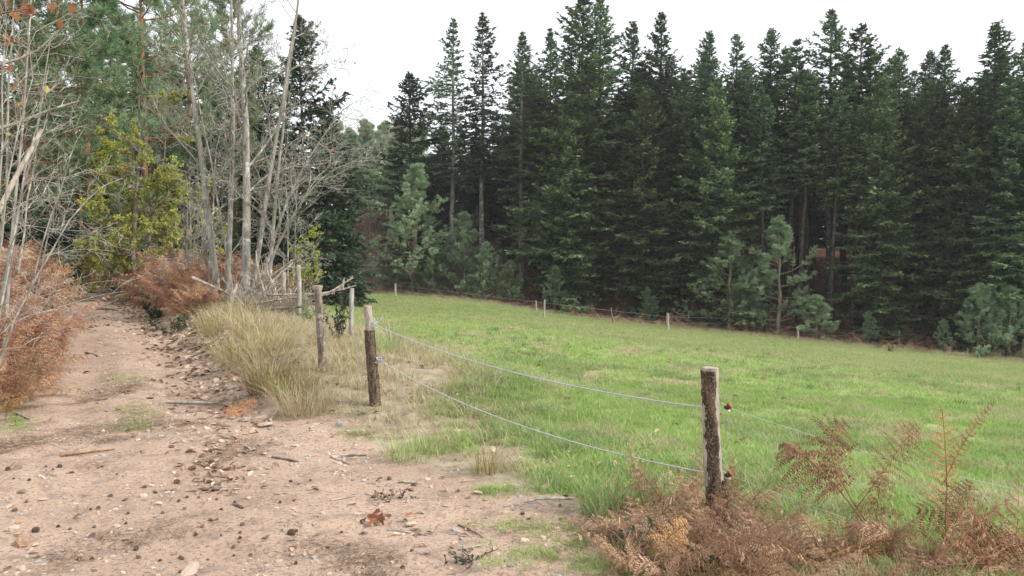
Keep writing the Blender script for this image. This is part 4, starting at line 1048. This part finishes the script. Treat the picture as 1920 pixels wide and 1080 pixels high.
for i, (u, vb, vt, w, ln, mat, lab) in enumerate([
  (741, 554, 532, 4, 0, 'greypost', 'lone grey post before the dark young pine at the top of the meadow'),
  (1005, 583, 564, 3, 0, 'greypost', 'faint short grey post just left of the small lone pine'),
  (1020, 596, 562, 3.5, 1, 'greypost', 'thin tall pale post just left of the small lone pine'),
  (1081, 590, 569, 4, -2, 'greypost', 'pale leaning post right of the small lone pine'),
  (1150, 606, 577, 3, -5, 'twigbark', 'dark crooked stake leaning left under the tallest fir'),
  (1219, 604, 582, 3.5, -1, 'greypost', 'thin pale post left of the white one under the broad fir'),
  (1252, 618, 587, 5, 0, 'greypost', 'straight white grey post standing out in the grass under the broad fir'),
  (1292, 606, 584, 4, -1, 'greypost', 'grey post with broken crossed rails behind it'),
  (1371, 618, 595, 4, 3, 'greypost', 'pale post leaning right below the broader young pine'),
  (1496, 638, 612, 4.5, -1, 'greypost', 'knobbly pale post right of the pair of young pines'),
  (1387, 612, 594, 3, 0, 'twigbark', 'dark thin stake under the broader young pine'),
  (1686, 646, 620, 3.5, 0, 'greypost', 'small pale post under the bright green fir'),
  (1655, 640, 622, 3, 0, 'twigbark', 'dark low stake left of the small pale post'),
  (1783, 662, 632, 7, -1, 'white', 'bright white post, the widest of the far fence'),
  (1776, 650, 633, 4, 0, 'greypost', 'grey post close behind the bright white one'),
  (1842, 660, 637, 3, 0, 'twigbark', 'dark stake below the three pale saplings'),
  (1918, 666, 636, 6, 0, 'greypost', 'pale post at the right edge of the meadow')]):
    post(u, vb, vt, w, lab, lean_px=ln, bark=mat, cap=mat, seed=20 + i, group=GF, sides=8)
# broken rails by the far grey post
for i, (u0, v0, u1, v1, lab) in enumerate([(1264, 584, 1284, 593, 'short broken rail slanting down to the far grey post'), (1268, 593, 1304, 590, 'long pale rail lying across the far grey post')]):
    b = pxg(1292, 606); A, B = px(u0, v0, b[1] + .3), px(u1, v1, b[1] + .2)
    g = Geo(); g.tubes(np.stack([A - A, (B - A) * .5, B - A])[None], np.array([[.05, .055, .045]]), 6, cap=True)
    tag(link('broken_rail', g.build_mesh('broken_rail', M['greypost']), None, A), lab, 'rail', 'broken rails at the far fence')
# far fence wires
def wire(name, pts, r, label, cat, mat='wire', sides=5, group=None):
    P = np.asarray(pts); o = P[0].copy(); g = Geo(); g.tubes((P - o)[None], np.full((1, len(P)), r), sides)
    return tag(link(name, g.build_mesh(name, M[mat], True), None, o), label, cat, group)
fx = [pxg(u, v) for u, v in ((741, 554), (1020, 596), (1252, 618), (1371, 618), (1496, 638), (1686, 646), (1783, 662), (1918, 666))]
for hgt, lab in ((.95, 'upper thin wire of the far fence'), (.5, 'lower thin wire of the far fence')):
    wire('fence_wire', [p + np.array([0, 0, hgt]) for p in fx], .006, lab, 'wire', sides=3, group='wires of the far fence')

# cords across the gateway
def sag(A, B, s, n=28):
    t = np.linspace(0, 1, n)[:, None]; return A * (1 - t) + B * t - np.array([0, 0, 1.]) * s * 4 * t * (1 - t)
A1 = px(703, 609, bB[1] - .02); A2 = px(710, 675, bB[1] - .02); B1 = px(1320, 764, bA[1]); B2 = px(1322, 886, bA[1])
c1 = wire('fence_rope', sag(A1, B1, .10), .0042, 'upper pale cord strung across the gateway', 'rope', 'cord', 6, 'cords across the gateway')
c2 = wire('fence_rope', sag(A2, B2, .13), .0042, 'lower pale cord strung across the gateway', 'rope', 'cord', 6, 'cords across the gateway')
def knot(cobj, o, seed):
    rg = np.random.default_rng(seed); t = np.linspace(0, 1, 46); g = Geo()
    base = np.stack([.022 * np.cos(t * 19) * (1 + .3 * np.sin(t * 7)), 0.022 * np.sin(t * 19 + 1), .028 * np.sin(t * 13 + seed)], 1)
    g.tubes(base[None], np.full((1, 46), .004), 5)
    for k in range(3):
        d = nrm(rg.normal(size=3) + np.array([.4, -.3, .6])); L = rg.uniform(.05, .11)
        g.tubes(np.stack([d * 0, d * L * .5 + rg.normal(0, .012, 3), d * L])[None], np.full((1, 3), .0038), 5)
    link('knot', g.build_mesh('knot', M['cord'], True), cobj)
knot(c1, A1, 1); knot(c2, A2, 2)
# insulators on the near post
for nm_v, (u, v), lab in (('a', (1365, 763), 'upper orange and black insulator on the near post'), ('b', (1366, 890), 'lower orange and black insulator on the near post')):
    p = px(u, v, bA[1] - .01); root = link('insulator', None, None, p, (0, .5, 0), .75); tag(root, lab, 'insulator', 'insulators on the near post')
    g = Geo(); a = np.linspace(0, 1, 7)[:, None]
    g.tubes((np.array([[0, 0, .004]]) + a * np.array([[.012, 0, .024]]))[None], np.array([[.020, .026, .027, .026, .022, .015, .004]]), 12); link('cap', g.build_mesh('cap', M['red'], True), root)
    g = Geo(); g.tubes((a * np.array([[-.008, 0, .026]]) + np.array([[-.002, 0, -.022]]))[None], np.array([[.012, .021, .024, .024, .023, .021, .016]]), 12, cap=True); link('body', g.build_mesh('body', M['black'], True), root)
    g = Geo(); g.tubes((a * np.array([[.006, 0, .02]]) + np.array([[.014, -.008, -.034]]))[None], np.array([[.004, .011, .013, .013, .012, .009, .003]]), 8); link('clip', g.build_mesh('clip', M['white'], True), root)
    g = Geo(); g.tubes(np.array([[[-.06, 0, .0], [-.03, 0, .0], [0, 0, 0.]]]), np.full((1, 3), .004), 6); link('screw', g.build_mesh('screw', M['wire'], True), root)
e1 = px(1370, 766, bA[1]); e2 = px(2050, 945, 4.75)
wire('fence_wire', sag(e1, e2, .05), .0016, 'thin electric wire running right from the upper insulator', 'wire', sides=4, group='electric wires at the near post')
e1 = px(1372, 893, bA[1]); e2 = px(2050, 1110, 4.6)
wire('fence_wire', sag(e1, e2, .04), .0014, 'thin electric wire running right from the lower insulator', 'wire', sides=4, group='electric wires at the near post')
wire('link_wire', [px(1366, 768, bA[1]), px(1367, 830, bA[1]), px(1366, 884, bA[1])], .0015, 'thin upright wire joining the two insulators', 'wire', sides=4)
for i, (u0, u1, vt) in enumerate([(1312, 1311, 702), (1316, 1315, 716), (1320, 1318, 740), (1307, 1304, 715)]):
    b = pxg(u0, 940); P = [b, px(u1, (940 + vt) / 2, b[1]), px(u1 + rng.normal(0, 3), vt, b[1])]
    wire('dry_stalk', P, .0016, 'thin straw coloured stalk standing left of the near post', 'stalk', 'palegrassw' if 'palegrassw' in M else 'drygrass', 3, 'dry stalks at the near post')

# ------------------------------------------------------------------ dead branches piled by the bare trees
GD = 'dead branches by the bare trees'
DB = [((432, 570), (560, 480), 16, .06, 'thick bleached dead branch slanting up to the right'), ((440, 600), (545, 492), 16.2, .05, 'thinner bleached branch below the thick slanting one'),
      ((360, 520), (445, 560), 15.8, .038, 'long pale branch sloping down from the bracken to the clump'), ((430, 590), (445, 530), 15.2, .07, 'short white barked stump leaning in the clump'),
      ((448, 565), (462, 590), 15.2, .06, 'broken white barked stub at the foot of the clump'), ((470, 570), (640, 545), 15.0, .03, 'long thin pale branch lying level past the squared post'),
      ((480, 582), (560, 574), 14.6, .06, 'dark rotten log lying level in the pile'), ((500, 553), (600, 552), 14.8, .03, 'straight pale branch resting behind the thick post'),
      ((515, 610), (470, 470), 15.5, .03, 'thin upright dead branch in the pile'), ((540, 600), (500, 495), 15.5, .04, 'grey dead branch leaning left in the pile'),
      ((490, 600), (600, 560), 15.0, .03, 'crooked twiggy branch at the front of the pile'), ((395, 575), (380, 450), 18, .04, 'dark bent branch rising from the bracken'),
      ((605, 552), (650, 535), 12, .022, 'pale forked twig sticking out right of the thick post'), ((455, 600), (520, 530), 15.3, .04, 'splintered grey branch in the middle of the pile'),
      ((612, 552), (660, 522), 12.3, .018, 'thin pale twig above the forked one at the thick post')]
for i, ((u0, v0), (u1, v1), Y, r, lab) in enumerate(DB):
    rg = np.random.default_rng(700 + i); A, B = px(u0, v0, Y), px(u1, v1, Y + rg.uniform(-.3, .5)); g = Geo()
    S = stem(A - A, B - A, 7, .03, rg)[None]; R = np.linspace(r, r * .4, 7)[None]; g.tubes(S, R, 6, cap=True)
    if i not in (3, 4, 6):
        C, RC = grow(S, R, 7, .3, 1, .8, .35, 4, up=.05, wob=.25, rg=rg, rmin=.006); g.tubes(C, RC, 4)
        C, RC = grow(C, RC, 3, .2, 1, .7, .5, 3, up=.05, wob=.25, rg=rg, rmin=.004); g.tubes(C, RC, 3)
    tag(link('dead_branch', g.build_mesh('dead_branch', M['twigbark'] if i in (6, 11) else M['deadwood']), None, A), lab, 'branch', GD)
# brush of fine dead twigs filling the pile
TB = []
for i in range(3):
    rg = np.random.default_rng(730 + i); g = Geo()
    st_ = np.stack([stem((0, 0, 0), nrm(rg.normal(size=3) * np.array([1, 1, .6]) + np.array([0, 0, .5])) * rg.uniform(.4, .9), 5, .03, rg) for _ in range(9)]); R = np.full((9, 5), .007) * np.linspace(1, .4, 5)
    g.tubes(st_, R, 3); C, RC = grow(st_, R, 5, .2, 1, .7, .45, 4, up=0, wob=.25, rg=rg, rmin=.003); g.tubes(C, RC, 3)
    TB.append(g.build_mesh('brush', M['deadwood' if i else 'twigbark']))
P = np.array([px(rng.uniform(455, 560), 0, 1) * 0 for _ in range(1)]); pts = []
for _ in range(36):
    Y = rng.uniform(14.6, 17); x = (rng.uniform(440, 575) - CX) / F_PX * Y; pts.append((x, Y, hz(x, Y) + rng.uniform(0, .2)))
scatter('brushwood', TB, np.array(pts), rng.uniform(0, 6.28, 36), rng.uniform(.5, 1.0, 36), 'tangle of fine dead twigs in the branch pile', tilt=.6)
# grey twiggy brush in the undergrowth of the far slope and under the left trees
P = region(900, (-24, -2), (58, 92), lambda x, y: (s_fence(x, y) > 0) & (s_fence(x, y) < 20))
scatter('brushwood', TB, P, rng.uniform(0, 6.28, len(P)), rng.uniform(1.5, 3.2, len(P)), 'brown twiggy thicket on the slope behind the young pines', tilt=.4)
P = region(1500, (-40, -6), (19, 46), lambda x, y: ((xl(y) - x > .5) | (x - xr(y) > 1.2)) & (mask_m(x, y) < 0))
scatter('brushwood', TB, P, rng.uniform(0, 6.28, len(P)), rng.uniform(.9, 2.0, len(P)), 'tangled bare twigs under the trees at the end of the track', tilt=.4)

for i, (pts, Y, r0, lab) in enumerate([(((-12, 415), (30, 330), (62, 275), (78, 243)), 7.2, .026, 'pale cut pole leaning right at the left edge of the track'),
   (((-40, 250), (30, 232), (95, 205), (150, 189)), 7.0, .020, 'pale bough reaching level over the left bracken bank'), (((-30, 130), (30, 112), (75, 92), (140, 28)), 6.6, .014, 'thin pale bough rising across the pine at the upper left')]):
    rg = np.random.default_rng(760 + i); A = px(*pts[0], Y); P = np.array([px(u, v, Y + .1 * k) for k, (u, v) in enumerate(pts)]) - A
    t = np.linspace(0, 3, 9); k = np.clip(t.astype(int), 0, 2); P = P[k] * (1 - (t - k)[:, None]) + P[k + 1] * (t - k)[:, None]; R = np.linspace(r0, r0 * (.8 if i == 0 else .35), 9)[None]
    g = Geo(); g.tubes(P[None], R, 7, cap=True)
    if i: C, RC = grow(P[None], R, 9, .3, 1, .8, .3, 5, up=.05, wob=.25, rg=rg, rmin=.003); g.tubes(C, RC, 4); C, RC = grow(C, RC, 4, .2, 1, .7, .5, 4, up=.0, wob=.25, rg=rg, rmin=.002); g.tubes(C, RC, 3)
    tag(link('bough', g.build_mesh('bough', M['deadwood' if i == 0 else 'greybark'], True), None, A), lab, 'branch', 'pale boughs at the left edge')
# leafy shrubs and sprigs
def shrub(seed, n, r, h, ls, mat):
    rg = np.random.default_rng(seed); st_ = [(stem((0, 0, -.05), (rg.normal(0, r), rg.normal(0, r), h * rg.uniform(.6, 1.05)), 6, .02, rg), .008, .003) for _ in range(7)]
    return bare_tree(seed, st_, [dict(n=7, t0=.15, t1=1, ang=.7, lenf=.35, k=4, up=.1, wob=.2, rmin=.002)], bark='twigbark', leaves=n, leafmat=mat, lsize=ls, crown_name='leaves', sides=(5, 4, 3, 3, 3))
for i, (u, v, n, r, h, ls, mat, lab) in enumerate([
  (632, 640, 500, .22, .75, .045, 'shrub', 'small dark leaved shrub between the thick post and the thin pale post'),
  (292, 600, 900, .35, .7, .07, 'shrub', 'dark green bramble at the foot of the bracken right of the track'),
  (325, 625, 300, .25, .35, .06, 'shrub', 'low green bramble sprig spilling onto the track bank'),
  (577, 605, 300, .15, .4, .05, 'greengrass', 'bright green broom sprig under the dead branch pile'),
  (1192, 1062, 42, .05, .24, .05, 'shrub', 'dark ivy sprig left of the foot of the near post'),
  (1320, 1075, 60, .07, .12, .05, 'shrub', 'low dark bramble sprig below the near post'),
  (1665, 660, 400, .3, .6, .1, 'drygrass', 'low straw coloured bush on the far meadow edge'),
  (880, 1055, 40, .06, .05, .03, 'shrub', 'tiny dark weed on the bare ground at the gateway'),
  (745, 935, 40, .06, .05, .03, 'shrub', 'tiny green weed beside the stones in the gateway')]):
    thing('shrub', shrub(800 + i, n, r, h, ls, mat), pxg(u, v), random.uniform(0, 6), 1, lab, 'shrub')
# withered oak leaves in the top left corner
rg = np.random.default_rng(31)
def big_leaf_mesh(seed, L):
    rg = np.random.default_rng(seed); g = Geo(); n = 9; t = np.linspace(0, 1, n); w = L * .30 * np.sin(np.pi * t ** .85) * (1 + .35 * np.cos(t * 28)); c = np.stack([np.zeros(n), L * t, -.25 * L * t ** 2], 1)
    a = c + np.stack([w, 0 * w, .35 * w + .02 * L * rg.normal(size=n)], 1); b = c + np.stack([-w, 0 * w, .35 * w + .02 * L * rg.normal(size=n)], 1)
    g.polys(np.stack([c[:-1], a[:-1], a[1:], c[1:]], 1), 0, np.full(n - 1, rg.uniform(.1, .7))); g.polys(np.stack([c[:-1], c[1:], b[1:], b[:-1]], 1), 0, np.full(n - 1, rg.uniform(.1, .7)))
    g.tubes(np.array([[[0, -.25 * L, .03 * L], [0, 0, 0.]]]), np.full((1, 2), .0015), 3)
    return g.build_mesh('leaf', M['brownleaf'])
BL = [big_leaf_mesh(900 + i, .10) for i in range(4)]
tw_root = link('oak_twig', None, None, px(-60, 40, 4.6)); tag(tw_root, 'dark oak twig with withered orange brown leaves hanging in the upper left corner', 'twig')
g = Geo(); o = px(-60, 40, 4.6); tws = [[(-60, 40), (20, 22), (80, 12), (130, -5)], [(20, 22), (60, 30), (110, 8)], [(-60, 60), (0, 75), (25, 80)], [(-60, 110), (10, 130), (20, 125)]]
for tw in tws:
    P = np.array([px(u, v, 4.6) for u, v in tw]) - o; g.tubes(P[None], np.linspace(.006, .002, len(P))[None], 4)
link('stem', g.build_mesh('stem', M['twigbark']), tw_root)
for i, (u, v) in enumerate([(0, 18), (12, 8), (38, 22), (52, 14), (30, 30), (58, 20), (98, 10), (92, 16), (138, 12), (6, 70), (14, 80), (2, 85), (24, 72), (112, 30), (66, 24), (10, 132), (18, 128), (54, 34), (110, 42), (136, 20), (44, 10), (20, 30)]):
    p = px(u, v - 8, 4.6 + rg.normal(0, .05)) - o
    link('leaf', BL[i % 4], tw_root, p, (rg.normal(-1.3, .5), rg.normal(0, .5), rg.uniform(0, 6.28)), rg.uniform(.4, .75))

# ------------------------------------------------------------------ stones, cones, sticks, leaves on the track
def stone_mesh(seed, mat, flat=.6):
    rg = np.random.default_rng(seed); g = Geo(); nl, na = 6, 9; V = []
    ph = rg.uniform(0, 6, 4)
    for i in range(nl + 1):
        th = math.pi * i / nl
        for j in range(na):
            a = 2 * math.pi * j / na; rr = 1 + .22 * math.sin(2 * a + ph[0]) * math.sin(th) + .12 * math.sin(3 * a + ph[1] + th * 2) + rg.normal(0, .07)
            V.append((rr * math.sin(th) * math.cos(a), rr * .75 * math.sin(th) * math.sin(a), flat * rr * math.cos(th)))
    V = np.array(V); V[:, 2] = np.clip(V[:, 2], -.35, flat * .82)
    F = [[i * na + j, (i + 1) * na + j, (i + 1) * na + (j + 1) % na, i * na + (j + 1) % na] for i in range(nl) for j in range(na)]
    g.mesh(V, F); return g.build_mesh('stone', M[mat], False)
STN = [stone_mesh(1000 + i, 'stone', [.5, .7, .4, .6][i % 4]) for i in range(6)]
RCK = stone_mesh(1010, 'rock', .7); GRY = stone_mesh(1011, 'greystone', .8)
def put_stone(me, u, v, wpx, label, group=None, hs=1.0, name='stone', cat='stone'):
    p = pxg(u, v); s = wpx / F_PX * p[1] * .5
    o = link(name, me, None, p + np.array([0, 0, s * .18]), (rng.normal(0, .15), rng.normal(0, .15), rng.uniform(0, 6.28)), (s, s, s * hs)); return tag(o, label, cat, group)
GS = 'stones on the track'
for me, u, v, w, hs, lab in [
  (RCK, 42, 1022, 38, 1.0, 'largest ochre rock at the bottom left corner of the track'), (STN[1], 26, 995, 22, 1.0, 'pale block resting behind the largest ochre rock'), (STN[2], 66, 1024, 18, .7, 'flat pale stone touching the right of the ochre rock'),
  (RCK, 38, 980, 16, .6, 'small flat orange stone above the ochre rock'), (STN[0], 42, 1070, 18, 1.0, 'pale stone alone in the bottom left corner below the ochre rock'), (STN[1], 268, 934, 14, 1.3, 'pale upright stone standing alone left of the track middle'),
  (STN[3], 122, 936, 10, 1.0, 'small beige stone alone on the left wheel track'), (STN[2], 265, 674, 15, 1.2, 'pale stone at the foot of the leaf covered bank'), (STN[0], 355, 1074, 44, .5, 'broad flat stone half buried at the bottom edge'),
  (RCK, 357, 1062, 16, .6, 'ochre stone just behind the broad flat bottom stone'), (STN[1], 463, 790, 20, 1.0, 'left of three blocks below the dead orange frond'), (STN[3], 490, 787, 25, .9, 'middle block of three below the dead orange frond'), (STN[4], 497, 799, 32, .6, 'flat slab in front of the three blocks below the orange frond'),
  (GRY, 636, 800, 14, 1.9, 'grey upright stub at the edge of the dry grass'), (STN[5], 690, 982, 26, 1.0, 'pale block left of the red brown leaf clump in the gateway'), (STN[0], 770, 987, 26, .8, 'pale rounded stone right of the red brown leaf clump'),
  (STN[4], 553, 837, 14, .7, 'flat pinkish stone amid the gateway gravel'), (STN[2], 395, 934, 14, .7, 'pale flat stone beside the brown stick'), (GRY, 532, 997, 14, 1.0, 'small grey broken stone near the largest pine cone'), (STN[1], 910, 940, 10, 1.2, 'small white stone beside the pale forked stick'),
  (STN[3], 1412, 1026, 20, 1.0, 'pale stone lying in the bracken right of the near post'), (STN[0], 275, 708, 10, 1.0, 'small stone in the leafy gully'), (STN[4], 160, 565, 14, .5, 'flat pale stone far up the track'), (STN[5], 765, 942, 12, 1.0, 'small pale stone beside the tiny green weed'),
  (STN[2], 232, 765, 8, 1.0, 'little pale stone in the grassy centre strip'), (STN[1], 415, 830, 16, .7, 'pale stone at the head of the leaf trail'), (STN[2], 385, 846, 16, .8, 'whitish stone left of the leaf trail')]:
    put_stone(me, u, v, w, lab, GS, hs)
def loose(n, fn):
    out = []
    while len(out) < n:
        u, v = fn(); p = pxg(u, v)
        if p[0] < xr(p[1]) + .4 and p[0] > xl(p[1]) - .2: out.append((u, v))
    return out
for u, v in loose(70, lambda: (rng.normal(500, 110), rng.uniform(775, 960)) if rng.random() < .5 else (rng.uniform(0, 1050), 600 + 480 * rng.random() ** .6)):
    put_stone(STN[rng.integers(0, 6)], u, v, rng.uniform(5, 12), 'small pale stone lying loose on the sandy track', 'small loose stones on the track', rng.uniform(.6, 1.0))
# pine cones
def cone_mesh(seed):
    rg = np.random.default_rng(seed); g = Geo(); n = 58; i = np.arange(n); t = (i + .5) / n; a = i * 2.39996
    rad = .36 * np.sin(np.pi * (t * .86 + .1)) ; P = np.stack([rad * .55 * np.cos(a), rad * .55 * np.sin(a), t * 1.0 - .5], 1)
    D = nrm(np.stack([np.cos(a), np.sin(a), .15 + .9 * (t - .3)], 1)); N = np.stack([0 * a, 0 * a, np.ones(n)], 1)
    g.cards(P, D, N, rad * .75 + .08, np.full(n, .26), 0, rg.random(n), mid=.6, fold=.3)
    g.tubes(np.stack([np.zeros(6), np.zeros(6), np.linspace(-.5, .45, 6)], 1)[None], np.array([[.05, .2, .24, .2, .14, .03]]), 6)
    me = g.build_mesh('pine_cone', M['cone'])
    V = np.zeros(len(me.vertices) * 3, np.float32); me.vertices.foreach_get('co', V); V = V.reshape(-1, 3); V = V[:, [2, 0, 1]]; me.vertices.foreach_set('co', V.reshape(-1)); me.update()
    return me
CN = [cone_mesh(1100 + i) for i in range(3)]
def put_cone(u, v, w, label, group):
    p = pxg(u, v); s = w / F_PX * p[1] * .8
    tag(link('pine_cone', CN[rng.integers(0, 3)], None, p + np.array([0, 0, s * .26]), (rng.uniform(0, 6.28), rng.normal(0, .35), rng.uniform(0, 6.28)), s), label, 'pine cone', group)
put_cone(547, 1004, 20, 'largest reddish brown pine cone, open, near the bottom middle', 'pine cones on the track'); put_cone(332, 908, 15, 'round open pine cone standing out in the middle of the track', 'pine cones on the track'); put_cone(67, 998, 17, 'pine cone right beside the largest ochre rock', 'pine cones on the track')
cones = [(207, 933), (28, 958), (50, 943), (170, 957), (184, 955), (240, 965), (236, 984), (177, 990), (246, 1018), (255, 1031), (260, 1048), (390, 1051), (300, 1055), (555, 1060), (450, 1012), (470, 1043), (438, 1030), (372, 935), (415, 957), (350, 935), (335, 942), (545, 904), (85, 877), (112, 877), (346, 957), (292, 925), (272, 915), (395, 920), (423, 912), (305, 964), (395, 978), (380, 990), (450, 1000), (525, 943), (552, 942), (440, 943), (455, 985), (555, 1000), (15, 883), (55, 902), (148, 1053), (132, 993), (730, 900), (772, 1035), (685, 1063), (755, 1068), (850, 1040), (700, 935), (860, 922), (615, 1030), (640, 1000), (980, 965)]
for u, v in cones: put_cone(u, v, rng.uniform(7, 12), 'small dark pine cone lying on the sandy track', 'small dark pine cones')
for u, v in loose(18, lambda: (rng.normal(350, 160), rng.uniform(880, 1080))): put_cone(u, v, rng.uniform(4, 10), 'small dark pine cone lying on the sandy track', 'small dark pine cones')
# sticks
GK = 'sticks on the track'
for i, (u0, v0, u1, v1, w, mat, lab) in enumerate([
  (312, 756, 405, 759, 9, 'deadwood', 'thick bleached stick lying across the track by the orange frond'), (510, 859, 562, 868, 6, 'twigbark', 'brown stick lying alone in the gateway gravel'), (375, 921, 412, 922, 8, 'twigbark', 'dark stick piece left of the pale one in mid track'),
  (415, 921, 452, 919, 6, 'deadwood', 'pale stick following the dark piece in mid track'), (438, 948, 455, 956, 8, 'twigbark', 'short stubby black brown stick'), (945, 952, 1005, 940, 5, 'deadwood', 'thin pale arm of the forked stick at the gateway'),
  (1003, 938, 1082, 937, 9, 'deadwood', 'pinkish pale stick touching the green grass clump'), (112, 857, 210, 845, 5, 'stem', 'long reddish bracken stalk lying on the left wheel track'), (183, 752, 203, 749, 8, 'deadwood', 'short pale stick on the upper track'),
  (860, 985, 920, 1010, 5, 'twigbark', 'brown bent twig at the right of the gateway'), (726, 996, 800, 1005, 5, 'deadwood', 'long pale splinter below the stones in the gateway'), (640, 856, 690, 855, 6, 'deadwood', 'pale stick at the gravel edge below the grass'),
  (580, 805, 612, 787, 4, 'deadwood', 'thin pale twig slanting beside the low bleached clump'), (505, 792, 528, 770, 7, 'deadwood', 'curved pinkish root by the slab below the dry clump'), (620, 940, 680, 928, 4, 'deadwood', 'pale thin twig left of the gateway stones'),
  (750, 905, 782, 908, 6, 'deadwood', 'short pale stick in the gateway dirt'), (160, 664, 185, 668, 7, 'twigbark', 'dark stick lying far up the track'), (180, 580, 215, 584, 8, 'twigbark', 'dark exposed root crossing the track far up'), (620, 858, 655, 872, 4, 'deadwood', 'pale splinter crossing the pale stick at the grass edge'),
  (28, 775, 55, 788, 5, 'deadwood', 'pale twig at the foot of the left bank'), (220, 735, 245, 740, 5, 'twigbark', 'dark twig above the grassy strip'), (860, 1032, 905, 1026, 6, 'deadwood', 'pale chip of wood near the bottom middle')]):
    A, B = pxg(u0, v0), pxg(u1, v1); r = w / F_PX * A[1] * .42; rg = np.random.default_rng(1200 + i); up = np.array([0, 0, r * .7])
    P = stem(A - A, B - A, 6, np.linalg.norm(B - A) * .02, rg)[None] + up; g = Geo(); g.tubes(P, np.array([r * .8, r, r * .95, r * .9, r * .8, r * .5])[None], 6, cap=True)
    tag(link('stick', g.build_mesh('stick', M[mat], True), None, A), lab, 'stick', GK)
# leaf litter, gravel, needles
def leaf_card(seed, L):
    rg = np.random.default_rng(seed); g = Geo(); n = 5; t = np.linspace(0, 1, n); w = L * .32 * np.sin(np.pi * (t * .9 + .05)); c = np.stack([0 * t, L * (t - .5), .12 * L * np.sin(t * 3 + seed)], 1)
    up = rg.uniform(-.2, .7); a = c + np.stack([w, 0 * w, up * w], 1); b = c + np.stack([-w, 0 * w, .5 * w], 1); v = rg.random()
    g.polys(np.stack([c[:-1], a[:-1], a[1:], c[1:]], 1), 0, np.full(n - 1, v)); g.polys(np.stack([c[:-1], c[1:], b[1:], b[:-1]], 1), 0, np.full(n - 1, v)); return g.build_mesh('leaf', M['tread'])
LC = [leaf_card(1300 + i, .075) for i in range(6)]
pts = []
for _ in range(2300):
    y = rng.uniform(7.8, 24); x = xr(y) + rng.normal(.15, .42); pts.append((x, y))
for _ in range(230):
    p = pxg(rng.normal(410, 40), rng.uniform(765, 930)); pts.append((p[0], p[1]))
for _ in range(240):
    p = pxg(rng.uniform(0, 1100), 600 + 480 * rng.random()); pts.append((p[0], p[1]))
for _ in range(350):
    y = rng.uniform(15, 36); pts.append((rng.uniform(xl(y), xr(y)), y))
for _ in range(160):
    p = pxg(rng.uniform(700, 1500), rng.uniform(630, 960)); pts.append((p[0], p[1]))
pts = np.array(pts); P = np.stack([pts[:, 0], pts[:, 1], height(pts[:, 0], pts[:, 1]) + .008 + .03 * (mask_m(pts[:, 0], pts[:, 1]) > 0)], 1)
scatter('fallen_leaves', LC, P, rng.uniform(0, 6.28, len(P)), rng.uniform(.5, 1.3, len(P)) * np.interp(P[:, 1], [4, 12], [.6, 1.3]), 'dry brown leaves lying in the gully and on the track', tilt=.35)
GV = [stone_mesh(1350 + i, 'stone', .55) for i in range(3)] + [stone_mesh(1355, 'greystone', .5)]
def trackpts(n, y0, y1, extra=.2):
    y = y0 + (y1 - y0) * rng.random(n) ** 1.4; x = xl(y) - .1 + (xr(y) - xl(y) + extra) * rng.random(n); k = np.abs(x) < .72 * y + .3; x, y = x[k], y[k]
    return np.stack([x, y, height(x, y)], 1)
P = trackpts(9000, 3.2, 22)
k = fbm(P[:, 0] * 1.2, P[:, 1] * 1.2, 91, 3) + .35 * sst(-1.6, 0, P[:, 0] - xr(P[:, 1])) > .02; P = P[k]
scatter('gravel', GV, P, rng.uniform(0, 6.28, len(P)), np.abs(rng.normal(0, .008, len(P))) + .004, 'fine pale gravel on the track', tilt=.3)
NB = []
for i in range(3):
    rg = np.random.default_rng(1400 + i); g = Geo(); n = 24; a = rg.uniform(0, 6.28, n); p = np.stack([rg.normal(0, .05, n), rg.normal(0, .05, n), np.abs(rg.normal(0, .006, n)) + .003], 1)
    D = np.stack([np.cos(a), np.sin(a), rg.normal(0, .12, n)], 1); g.cards(p, D, nrm(rg.normal(0, .3, (n, 3)) + np.array([0, 0, 1.])), rg.uniform(.02, .07, n), np.full(n, .0045), 0, rg.random(n)); NB.append(g.build_mesh('needles', M['tread'] if i else M['cone']))
P = trackpts(9000, 3.2, 9.5); k = (fbm(P[:, 0] * 1.3, P[:, 1] * 1.3, 95, 3) + .12 * rng.normal(size=len(P))) > np.interp(P[:, 1], [3.5, 7, 9.5], [.05, .2, .55]); P = P[k]
scatter('needle_litter', NB, P, rng.uniform(0, 6.28, len(P)), rng.uniform(.5, 1.3, len(P)), 'dark needles and crumbs strewn over the track', tilt=.05)
# clump of red-brown leaves in the gateway
rg = np.random.default_rng(77); o = pxg(712, 980); root = link('leaf_clump', None, None, o); tag(root, 'clump of red brown dead leaves between two pale stones in the gateway', 'leaves')
for i in range(12): link('leaf', BL[i % 4], root, (rg.normal(0, .04), rg.normal(0, .03), .02 + abs(rg.normal(0, .02))), (rg.normal(0, .7), rg.normal(0, .7), rg.uniform(0, 6.28)), rg.uniform(.5, .9))

# ------------------------------------------------------------------ thin autumn haze round the whole place
hm = bpy.data.materials.new('haze'); hm.use_nodes = True; hm.node_tree.nodes.clear()
ho = hm.node_tree.nodes.new('ShaderNodeOutputMaterial'); hv = hm.node_tree.nodes.new('ShaderNodeVolumePrincipled')
hv.inputs['Color'].default_value = (.93, .96, 1, 1); hv.inputs['Density'].default_value = 0.00035
hm.node_tree.links.new(hv.outputs[0], ho.inputs['Volume'])
zlo, zhi = float(GZ.min()) - 1.5, float(GZ.max()) + 45
g = Geo(); bx = np.array([[x, y, z] for x in (-440, 470) for y in (-140, 620) for z in (zlo, zhi)])
g.mesh(bx, [[0, 1, 3, 2], [4, 6, 7, 5], [0, 4, 5, 1], [2, 3, 7, 6], [0, 2, 6, 4], [1, 5, 7, 3]])
tag(link('haze', g.build_mesh('haze', hm)), 'thin pale haze in the air', kind='stuff')
